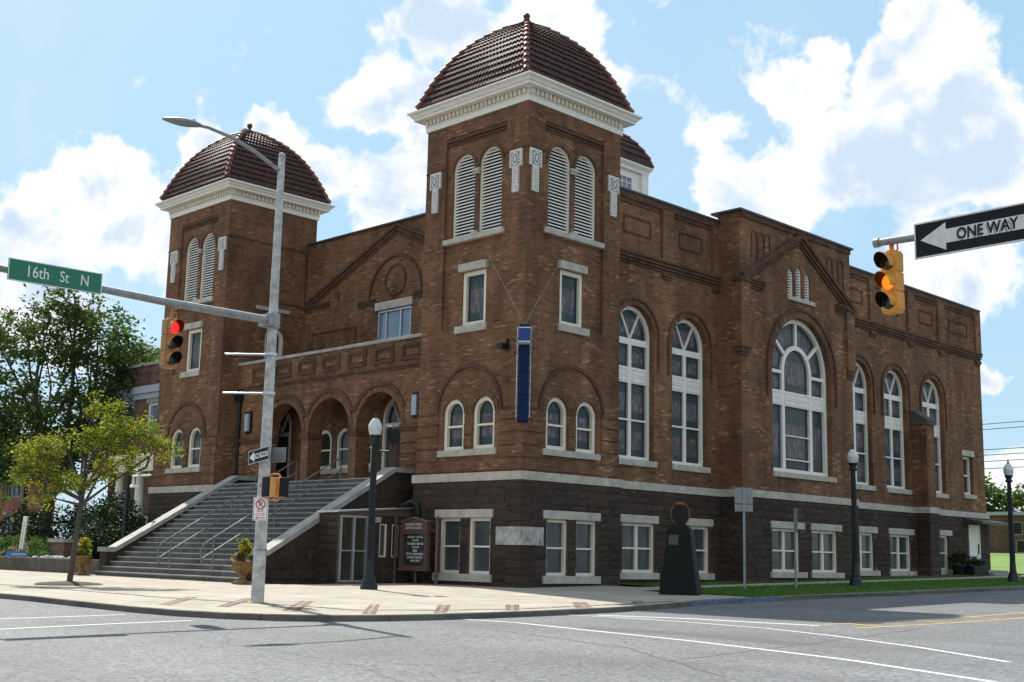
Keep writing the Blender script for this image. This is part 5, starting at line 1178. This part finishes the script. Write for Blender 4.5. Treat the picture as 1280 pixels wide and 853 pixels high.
def signal(name, label, loc, rz, s, body, lit, lensmats, group):
    t = thing(name, label, 'traffic light', loc, rz, group)          # faces local -Y, hangs from its origin downwards
    h = MB(); S = .35 * s
    for k in range(3): h.box(-.17 * s, .17 * s, -.06 * s, .16 * s, -(k + 1) * S - .18 * s + .006, -k * S - .18 * s - .006)
    for k in range(4): h.box(-.15 * s, .15 * s, -.05 * s, .15 * s, -k * S - .18 * s - .03, -k * S - .18 * s + .03)
    h.build('housing', body, t, bevel=.02)
    b = MB(); b.tube([(0, .05, .26 if s > 1 else .06), (0, .05, -.17 * s)], .04, 8); b.tube([(0, .05, -.02), (.12 * s, .05, .0), (.13 * s, .05, -.12 * s), (0.05, .05, -.17 * s)], .016, 6); b.box(-.06, .06, .0, .11, -.19 * s, -.12 * s); b.build('hanger', 'sigshade' if body == 'sigshade' else 'sigyel', t)
    for k in range(3):
        zc = -(k + .5) * S - .18 * s; v = MB(); n = 18; A = [R(-35 + 250 * i / n) for i in range(n + 1)]
        vs = []
        for r_o, yy in ((.152, -.06), (.152, None), (.147, None)):
            for a in A:
                L = .27 if yy is None else .06
                if yy is None: L = .15 + .18 * (.5 + .5 * math.sin(a))
                vs.append((r_o * s * math.cos(a), -L * s, zc + r_o * s * math.sin(a)))
        m2 = n + 1
        v.add(vs, [(j * m2 + i, j * m2 + i + 1, (j + 1) * m2 + i + 1, (j + 1) * m2 + i) for j in range(2) for i in range(n)])
        vo = v.build('visor', body, t); v = MB(); vs = []
        for yy in (None, -.06):
            for a in A: vs.append((.146 * s * math.cos(a), (-(.15 + .18 * (.5 + .5 * math.sin(a))) if yy is None else -.06) * s, zc + .146 * s * math.sin(a)))
        v.add(vs, [(i, i + 1, m2 + i + 1, m2 + i) for i in range(n)]); v.build('visor_lining', 'blackpl', vo)
        l = MB(); ring = []; 
        for j, (rr_, yy) in enumerate(((.138, -.065), (.10, -.085), (.05, -.096), (.004, -.10))): ring += [(rr_ * s * math.cos(2 * math.pi * i / 20), yy * s, zc + rr_ * s * math.sin(2 * math.pi * i / 20)) for i in range(20)]
        l.add(ring, [(j * 20 + i, (j + 1) * 20 + i, (j + 1) * 20 + (i + 1) % 20, j * 20 + (i + 1) % 20) for j in range(3) for i in range(20)], smooth=True)
        l.build('lens', lensmats[k], t)
    return t
signal('traffic_light', 'traffic light in shade-darkened ochre showing red, hanging from the left mast arm', (PX + .14, -17.95, PZ + 7.37), R(90), 1.17, 'sigshade', 0, ['red_on', 'lens_off', 'lens_green'], 'traffic lights')
def arrow_sign(t, w_, h_, front, txt='ONE WAY', old=True):
    """one way panel in local XZ, facing -Y, centred on its origin"""
    p_ = MB(); p_.box(-w_ / 2, w_ / 2, 0, .02, -h_ / 2, h_ / 2); p_.build('panel', 'signblack', t, bevel=.004)
    e = MB()
    W = Wall((0, 0, 0), (1, 0, 0), (0, -1, 0)); b = .012 * w_
    frect(e, W, -w_ / 2 + .001, w_ / 2 - .001, -h_ / 2 + .001, h_ / 2 - .001, b, .002, .006); e.build('border', 'signold' if old else 'signwhite', t)
    a = MB(); wpoly(a, W, [(-w_ * .445, 0), (-w_ * .225, -h_ * .38), (-w_ * .225, h_ * .38)], .002, .007); wbox(a, W, -w_ * .2255, w_ * .45, -h_ * .19, h_ * .19, .002, .0065); a.build('arrow', 'signold' if old else 'signwhite', t)
    text(txt, h_ * .42, 'lettering', 'signblack', t, frame_mtx((w_ * .115, -.0095, -h_ * .012), (1, 0, 0), (0, 0, 1)), .001, squeeze=.86, off=h_ * .009)
t = thing('one_way_sign', 'small black and white ONE WAY sign strapped to the weathered grey pole', 'sign', (PX + .07, PY - .26, PZ + 3.88), 0, 'one way signs'); t.rotation_euler = (0, R(-7), 0); arrow_sign(t, .95, .36, 1, old=False)
o = MB(); o.box(-.24, .24, -.012, .012, -.20, .20); o = o.build('reversed_sign', 'signback', None, (PX + .32, PY + .22, PZ + 3.92)); o.rotation_euler = (0, 0, R(12)); tag(o, 'blank grey back of a sign behind the ONE WAY sign on the grey pole', 'sign')
t = thing('no_parking_sign', 'white sign with a red crossed circle and BUS STOP lettering on the grey pole', 'sign', (PX + .17, PY - .18, PZ + 2.45), R(43))
W = Wall((0, 0, 0), (1, 0, 0), (0, -1, 0)); p_ = MB(); p_.box(-.20, .20, 0, .015, -.31, .31); p_.build('panel', 'signwhite', t, bevel=.004)
e = MB(); frect(e, W, -.185, .185, -.295, .295, .012, .001, .004); n = 28
for k in range(n):
    a0, a1 = 2 * math.pi * k / n, 2 * math.pi * (k + 1) / n; wpoly(e, W, [(rr * math.cos(q), .125 + rr * math.sin(q)) for rr, q in ((.105, a0), (.135, a0), (.135, a1), (.105, a1))], .001, .006)
wbar(e, W, (-.085, .21), (.085, .04), .028, .001, .0075); wbox(e, W, -.07, .12, -.245, -.225, .001, .004); wpoly(e, W, [(-.13, -.235), (-.07, -.268), (-.07, -.202)], .001, .0045); e.build('red_markings', 'signred', t)
text('P', .20, 'letter_p', 'signblack', t, frame_mtx((0, -.006, .125), (1, 0, 0), (0, 0, 1)), .001)
text('BUS\nSTOP', .105, 'lettering', 'signred', t, frame_mtx((0, -.004, -.105), (1, 0, 0), (0, 0, 1)), .001)
t = thing('pedestrian_signal', 'yellow pedestrian signal with two dark faces strapped to the grey pole', 'pedestrian signal', (PX + .36, PY - .02, PZ + 3.04)); t.scale = (.66, .66, .78)
b = MB(); b.box(-.22, .22, -.19, .14, -.34, .34); hb_ = b.build('housing', 'sigped', t, bevel=.025); b = MB(); b.box(-.21, .21, -.28, -.192, -.33, .33); b.build('visor_face', 'blackpl', hb_)
b = MB(); b.box(-.14, .30, .22, .60, -.34, .34); hb_ = b.build('housing', 'sigped', t, bevel=.025); b = MB(); b.box(.302, .38, .21, .61, -.33, .33); b.build('visor_face', 'blackpl', hb_)
b = MB(); b.tube([(-.3, .05, .38), (.05, .05, .45), (.05, .35, .45), (.1, .4, .34)], .035, 8); b.tube([(-.3, .05, -.38), (.05, .05, -.44), (.05, .35, -.44), (.1, .4, -.34)], .035, 8); b.build('bracket', 'sigped', t)
t = thing('street_name_sign', 'green street name sign reading 16th St N on the mast arm', 'street sign', (PX + .33, -21.22, PZ + 7.70)); t.rotation_euler = (R(.6), 0, 0)
p_ = MB(); p_.box(-.012, .012, -1.17, 1.17, -.265, .265); p_.build('panel', 'green', t, bevel=.004)
W = S_(.012); e = MB(); frect(e, W, -1.165, 1.165, -.26, .26, .018, .001, .005); e.build('border', 'signwhite', t)
text('16th', .40, 'lettering', 'signwhite', t, frame_mtx((.0145, -.46, .0), (0, 1, 0), (0, 0, 1)), .001, squeeze=.80)
text('St', .38, 'lettering', 'signwhite', t, frame_mtx((.0145, .20, .0), (0, 1, 0), (0, 0, 1)), .001, squeeze=.80)
text('N', .38, 'lettering', 'signwhite', t, frame_mtx((.0145, .72, .0), (0, 1, 0), (0, 0, 1)), .001, squeeze=.80)
b = MB(); b.box(-.2, -.013, -.6, -.5, -.1, .1); b.box(-.2, -.013, .5, .6, -.1, .1); b.build('bracket', 'galv', t)

# right mast arm, its light and its ONE WAY sign
RX, RY = 31.5, -15.75; RZ = G(RX, RY) - .14
rm = thing('mast_arm_pole', 'grey mast arm reaching in from the right edge above the side street', 'pole', (RX, RY, RZ))
p_ = MB(); p_.tube([(0, 0, -.1), (0, 0, 4), (0, 0, 8.6)], [.19, .17, .14], 18); p_.build('pole', 'galv', rm)
a_ = MB(); za = 6.24 - RZ; a_.tube([(0, 0, za + .02), (-4, 0, za + .05), (-8.0, 0, za + .13)], [.11, .09, .062], 14); a_.lathe([(.075, -.02), (.075, .05)], (0, 0, 0), 12) if False else None
a_.tube([(-7.93, 0, za + .13), (-8.02, 0, za + .13)], .078, 14); a_.build('mast_arm', 'galv', rm)
signal('traffic_light', 'yellow traffic light showing amber, hanging from the right mast arm', (23.72, -15.70, 6.34), R(-10), .93, 'sigyel', 1, ['lens_off', 'amber_on', 'lens_green'], 'traffic lights')
t = thing('one_way_sign', 'large black ONE WAY sign with worn lettering on the right mast arm', 'sign', (25.23, -15.92, 6.245), 0, 'one way signs'); t.rotation_euler = (0, R(0), R(-3)); arrow_sign(t, 1.98, .585, 1); text('ONE WAY', .235, 'worn_lettering', 'signback', t, frame_mtx((.205, -.0088, -.035), (1, 0, 0), (0, 0, 1)), .0008, squeeze=.86, off=.004)

# lamp posts
lp = thing('lamp_post', 'black lamp post with an acorn globe in front of the church stairs', 'lamp post', (-.72, -6.62, G(-.7, -6.6)), 0, 'lamp posts')
b = MB(); b.lathe([(.30, 0), (.30, .12), (.27, .15), (.27, .24), (.22, .34), (.19, .42), (.20, .46), (.165, .52), (.14, .95), (.135, 1.0)], (0, 0, 0), 20); b.build('base', 'black', lp)
b = MB(); vs = []; zs_ = [1.0, 2.5, 4.0, 4.95]; rs_ = [.135, .125, .112, .10]; n = 48
for z, r in zip(zs_, rs_): vs += [(r * (1 if k % 3 else .90) * math.cos(2 * math.pi * k / n), r * (1 if k % 3 else .90) * math.sin(2 * math.pi * k / n), z) for k in range(n)]
b.add(vs, [(i * n + k, i * n + (k + 1) % n, (i + 1) * n + (k + 1) % n, (i + 1) * n + k) for i in range(3) for k in range(n)]); b.lathe([(.115, 4.95), (.18, 4.98), (.18, 5.05), (.13, 5.08), (.16, 5.2), (.21, 5.26), (.21, 5.30)], (0, 0, 0), 20); b.build('shaft', 'black', lp)
b = MB(); b.lathe([(.19, 5.30), (.235, 5.45), (.25, 5.58), (.235, 5.66), (.22, 5.68), (.19, 5.76), (.12, 5.86), (.07, 5.90)], (0, 0, 0), 20); b.build('globe', 'globe', lp)
b = MB(); b.lathe([(.075, 5.90), (.08, 5.93), (.03, 5.97), (.045, 6.02), (.02, 6.07), (.005, 6.14)], (0, 0, 0), 12); b.build('finial', 'black', lp)
copy_tree(lp, (5.46, 15.19, G(5.4, 15.2)), .4, 'black lamp post standing on the grass verge by the transept of the church')
copy_tree(lp, (6.71, 28.36, G(6.7, 28.4)), .8, 'black lamp post beyond the far right corner of the church')
cm = thing('security_camera', 'black security camera box on a bracket beside the globe of the lamp post', 'camera', (-.72, -6.62, G(-.7, -6.6)))
b = MB(); b.tube([(.1, .1, 4.75), (.35, .35, 4.75), (.44, .44, 4.85), (.44, .44, 5.35), (.40, .40, 5.60)], .03, 8); b.build('bracket', 'black', cm); b = MB(); b.box(.30, .62, .30, .62, 5.12, 5.55); b.lathe([(.02, 4.98), (.10, 5.02), (.13, 5.12)], (.46, .46, 0), 12); b.build('camera_body', 'blackpl', cm, bevel=.02); b = MB(); b.box(.28, .46, .2, .36, 5.60, 5.66); b.build('bracket_plate', 'alu', cm)

# urn planters
up = thing('urn_planter', 'ochre urn planter with yellow flowers at the left foot of the stairs', 'planter', (-20.05, -7.45, G(0, -7.4)), 0, 'urn planters'); up.scale = (.88, .88, .92)
b = MB(); b.box(-.30, .30, -.30, .30, 0, .10); b.lathe([(.26, .10), (.22, .16), (.12, .24), (.10, .34), (.16, .38), (.22, .42), (.36, .52), (.42, .66), (.43, .82), (.46, .86), (.46, .92), (.38, .92), (.36, .86)], (0, 0, 0), 24)
for k in range(16): a = 2 * math.pi * k / 16; b.tube([(.37 * math.cos(a), .37 * math.sin(a), .52), (.44 * math.cos(a), .44 * math.sin(a), .80)], .035, 6)
b.build('urn', 'terracotta', up)
leaves(MB(), [(0, 0, 1.18, .34, .34, .34), (.05, 0, 1.45, .25, .25, .3)], 600, .15, 131, .16).build('foliage', 'leafyellow', up); leaves(MB(), [(.05, 0, 1.5, .30, .30, .28)], 260, .11, 132, .12).build('flowers', 'flowery', up); leaves(MB(), [(-.35, -.15, 1.0, .16, .2, .25)], 170, .12, 133, .12).build('trailing_leaves', 'dryleaf', up)
copy_tree(up, (-7.0, -7.62, G(0, -7.6)), 1.9, 'ochre urn planter with green plants at the right foot of the stairs')

# church notice board
nbd = thing('notice_board', 'maroon church notice board with a gabled top between two posts', 'notice board', (-5.0, -.95, .06))
W = Wall((0, 0, 0), (1, 0, 0), (0, -1, 0))
for x in (-1.18, 1.35): b = MB(); b.tube([(x, .02, -.3), (x, .02, 2.48)], .065, 10); b.lathe([(.07, 2.48), (.08, 2.52), (.05, 2.58), (.01, 2.6)], (x, .02, 0), 10); b.build('post', 'maroon', nbd)
b = MB(); frect(b, W, -.70, .92, .52, 2.02, .13, .0, .16); wbox(b, W, -.69, .91, .53, 2.01, -.06, .005); wbox(b, W, -.76, .98, .45, .54, -.06, .20); b.build('cabinet', 'maroon', nbd)
b = MB(); wbox(b, W, -.70, .92, 2.02, 2.36, -.06, .14); wbox(b, W, -.76, .98, 2.01, 2.06, -.06, .19); wpoly(b, W, [(-.70, 2.36), (.92, 2.36), (.11, 2.50)], -.06, .14); wbar(b, W, (-.80, 2.37), (.11, 2.54), .06, -.06, .20); wbar(b, W, (.11, 2.54), (1.02, 2.37), .06, -.06, .20); b.build('header', 'maroon', nbd)
b = MB(); wbox(b, W, -.58, .80, .64, 1.90, .02, .03); b.build('glass_panel', 'boardglass', nbd)
text('SIXTEENTH STREET', .13, 'lettering', 'signold', nbd, frame_mtx((.11, -.146, 2.27), (1, 0, 0), (0, 0, 1)), .002, squeeze=.92); text('BAPTIST CHURCH', .125, 'lettering', 'signold', nbd, frame_mtx((.11, -.146, 2.13), (1, 0, 0), (0, 0, 1)), .002, squeeze=.95)
for k, s_ in enumerate(('SUNDAY SCHOOL', '9 30 AM', 'MORNING SERVICE', '11 00 AM', 'BIBLE', 'STUDY WEDNESDAY', 'EVENING SERVICE', 'WELCOME')): text(s_, .125, 'lettering', 'signwhite', nbd, frame_mtx((.11, -.034, 1.78 - k * .135), (1, 0, 0), (0, 0, 1)), .001, squeeze=.92)
b = MB(); 
for x in (-1.1, 1.2): b.tube([(x, -.0, 2.0), (x * .8, .0, 2.05)], .025, 6)
b.tube([(.11, .03, -.1), (.11, .03, .42)], .05, 8); b.build('stay', 'maroon', nbd)

# monument
mo = thing('monument', 'black granite tapered monument topped by an oval bronze medallion with a gold rim', 'monument', (6.30, 1.66, G(6.3, 1.66)), R(25))
b = MB(); b.hexa([(-.68, -.45, -.05), (.68, -.45, -.05), (.68, .45, -.05), (-.68, .45, -.05), (-.40, -.28, 2.25), (.40, -.28, 2.25), (.40, .28, 2.25), (-.40, .28, 2.25)]); b.hexa([(-.40, -.28, 2.25), (.40, -.28, 2.25), (.40, .28, 2.25), (-.40, .28, 2.25), (-.24, -.18, 2.42), (.24, -.18, 2.42), (.24, .18, 2.42), (-.24, .18, 2.42)]); b.build('pedestal', 'granite', mo, bevel=.012)
W = Wall((0, -.02, 0), (math.cos(R(12)), math.sin(R(12)), 0), (math.sin(R(12)), -math.cos(R(12)), 0)); n = 40; pts = [(.30 * math.cos(2 * math.pi * k / n), 2.80 + .40 * math.sin(2 * math.pi * k / n)) for k in range(n)]
b = MB(); wpoly(b, W, pts, -.05, .02); md = b.build('medallion', 'bronze', mo)
b = MB(); b.tube([W.p(.315 * math.cos(2 * math.pi * k / n), 2.80 + .415 * math.sin(2 * math.pi * k / n), -.01) for k in range(n + 1)], .018, 8); 
for k in range(-2, 3): a = R(90 + 12 * k); b.lathe([(.0, -.045), (.05, 0), (.0, .045)], W.p(.27 * math.cos(a), 2.80 + .36 * math.sin(a), .03), 8)
b.build('gilt_rim', 'gold', md)
b = MB(); b.hexa([(-.36, -.325, 1.72), (-.02, -.325, 1.72), (-.02, -.29, 1.72), (-.36, -.29, 1.72), (-.34, -.298, 2.06), (0, -.298, 2.06), (0, -.27, 2.06), (-.34, -.27, 2.06)]); b.build('plaque', 'plaquem', mo)

# sign posts on the verge
sp = thing('sign_post', 'grey metal post on the verge carrying two blank sign backs', 'sign post', (4.96, 7.55, G(4.9, 7.5)), R(45))
b = MB(); b.box(-.045, .045, -.02, .02, -.2, 3.95); b.build('post', 'galv', sp); b = MB(); b.box(-.36, .36, .022, .04, 3.33, 3.96); b.build('sign_panel', 'signback', sp); b = MB(); b.box(-.36, .36, .022, .04, 3.02, 3.30); b.build('sign_panel', 'signback', sp)
sp = thing('sign_post', 'plain grey metal post on the verge with a sign turned edge-on', 'sign post', (5.96, 9.64, G(5.9, 9.6)), R(-47))
b = MB(); b.box(-.05, .05, -.03, .03, -.2, 3.18); b.build('post', 'galv', sp); b = MB(); b.box(-.16, .16, .032, .05, 2.25, 3.16); b.build('sign_panel', 'signback', sp); sp.rotation_euler.z = R(-38)

# vertical neon sign at the corner of the tower
ns = thing('blade_sign', 'narrow vertical navy cross-shaped neon sign cabled to the corner of the church tower', 'sign', (0, 0, 0))
dv = Vector((.7071, -.7071, 0)); sv = Vector((.7071, .7071, 0))
def dbox(mb, r0, r1, hw_, z0, z1): P = [dv * a + sv * s_ + Vector((0, 0, z)) for z in (z0, z1) for a, s_ in ((r0, -hw_), (r1, -hw_), (r1, hw_), (r0, hw_))]; return mb.hexa(P)
b = MB(); dbox(b, .28, 1.30, .20, 6.20, 7.15); dbox(b, .28, 1.298, .198, 7.16, 8.02); dbox(b, .28, 1.30, .20, 8.03, 9.86); b.build('sign_body', 'navy', ns, bevel=.015)
b = MB(); dbox(b, 1.305, 1.85, .205, 9.10, 9.62); ab = b.build('cross_arm', 'blue', ns, bevel=.012)
b = MB()
for z in (9.09, 9.62): dbox(b, 1.30, 1.87, .22, z - .02, z + .02)
b.build('neon_border', 'tube', ab)
for sg in (-1, 1):
    b = MB(); off = sv * sg * .255
    z = 6.35; rr = random.Random(5)
    while z < 9.7:
        hgt = .32; r0, r1 = .5, 1.1; P = [dv * a + off + Vector((0, 0, q)) for a, q in ((r0, z), (r1, z), (r1, z + hgt), (r0, z + hgt), (r0, z))]; b.tube(P, .018, 6)
        for a in (r0, r1): b.tube([dv * a + off + Vector((0, 0, z + .1)), dv * a + sv * sg * .20 + Vector((0, 0, z + .1))], .014, 6)
        z += .44
    b.tube([dv * 1.22 + off + Vector((0, 0, 6.3)), dv * 1.22 + off + Vector((0, 0, 9.75))], .012, 6)
    b.build('neon_tube', 'tube', ns)
for z in (6.62, 9.0): b = MB(); b.tube([dv * .02 + Vector((0, 0, z)), dv * .3 + Vector((0, 0, z))], .05, 8); b.tube([Vector((-.45, -.06, z)), dv * .32 + Vector((0, 0, z)), Vector((.06, .45, z))], .035, 8); b.build('wall_bracket', 'black', ns)
tip = dv * 1.2 + Vector((0, 0, 9.84))
for e in ((-2.0, -.06, 13.1), (.06, 2.0, 13.05)): b = MB(); b.tube([tip, e], .008, 6); b.build('stay_cable', 'cable', ns)

# garden things by the side door
t = thing('potted_plant', 'dark pot of red flowers beside the side door of the church', 'potted plant', (.45, 35.6, G(.4, 35.6)))
b = MB(); b.lathe([(.28, 0), (.36, .55), (.40, .62), (.33, .60)], (0, 0, 0), 16); b.build('pot', 'blackpl', t); leaves(MB(), [(0, 0, 1.0, .45, .45, .42)], 700, .14, 141, .2).build('foliage', 'leafhedge', t); leaves(MB(), [(0, 0, 1.25, .35, .35, .25)], 60, .10, 142, .15).build('flowers', 'signred', t)
t = thing('planter_box', 'long dark planter box of low plants by the side door steps', 'planter', (.7, 37.1, G(.7, 37)))
b = MB(); b.box(-.45, .45, -.95, .95, 0, .55); b.build('box', 'blackpl', t, bevel=.03); leaves(MB(), [(0, 0, .75, .4, .9, .28)], 900, .13, 143, .2).build('foliage', 'leafhedge', t)
t = thing('post_sign', 'leaning white painted post with a dark vertical inscription in the front garden', 'sign', (-24.3, -8.0, .0)); t.location = (-30.4, -5.7, .5); t.rotation_euler = (R(-1), R(3), R(45)); t.scale = (.8, .8, .92)
b = MB(); b.box(-.13, .13, -.13, .13, -.1, 2.35); b.build('post', 'white', t, bevel=.01); text('MAY PEACE PREVAIL ON EARTH', .105, 'lettering', 'signblack', t, frame_mtx((.0, -.134, 1.35), (0, 0, 1), (-1, 0, 0)), .001, squeeze=.95)
t = thing('garden_sign', 'small blue sign standing on the retaining wall at the left edge', 'sign', (-29.6, -6.25, .55), R(45)); t.scale = (.72, .72, .72); b = MB(); b.box(-.75, .75, 0, .03, .08, .42); b.build('panel', 'bluesign', t); b = MB(); b.box(-.6, -.55, .03, .06, -.1, .4); b.box(.55, .6, .03, .06, -.1, .4); b.build('stake', 'galv', t)
b = MB(); b.box(-.35, .68, -.004, 0, .17, .33); b.build('white_lettering_band', 'siding', t)
t = thing('hooked_post', 'dark slender post with a hooked arm in front of the brick house porch', 'post', (-22.9, -4.0, .45)); b = MB(); b.tube([(0, 0, -.1), (0, 0, 4.9)], [.12, .09], 10); b.build('post', 'black', t); b = MB(); b.tube([(0, 0, 4.5), (.3, .3, 4.42), (.58, .58, 4.6), (.66, .66, 5.0), (.5, .5, 5.3)], .06, 8); b.build('hook', 'black', t)
# overhead wires
for k, (z0, z1) in enumerate(((13.4, 14.0), (12.95, 13.5), (11.35, 11.5), (10.85, 11.05), (10.3, 10.5), (9.67, 9.85))):
    a = Vector((-60, 73 - 46 * .0, z0 - .1)); b_ = Vector((40, 73, z1 + 1.2)); pts = []
    for i in range(25): t_ = i / 24; q = a.lerp(b_, t_); q.z -= 1.6 * 4 * t_ * (1 - t_) * .35; pts.append(q)
    o = MB().tube(pts, .035, 6).build('power_line', 'wire'); tag(o, 'thin black overhead wire crossing the sky right of the church, number %d from the top' % (k + 1) if False else 'thin black overhead wire, %s of the wires right of the church' % ('topmost', 'second from the top', 'third from the top', 'third from the bottom', 'second from the bottom', 'lowest')[k], 'wire', 'overhead wires')
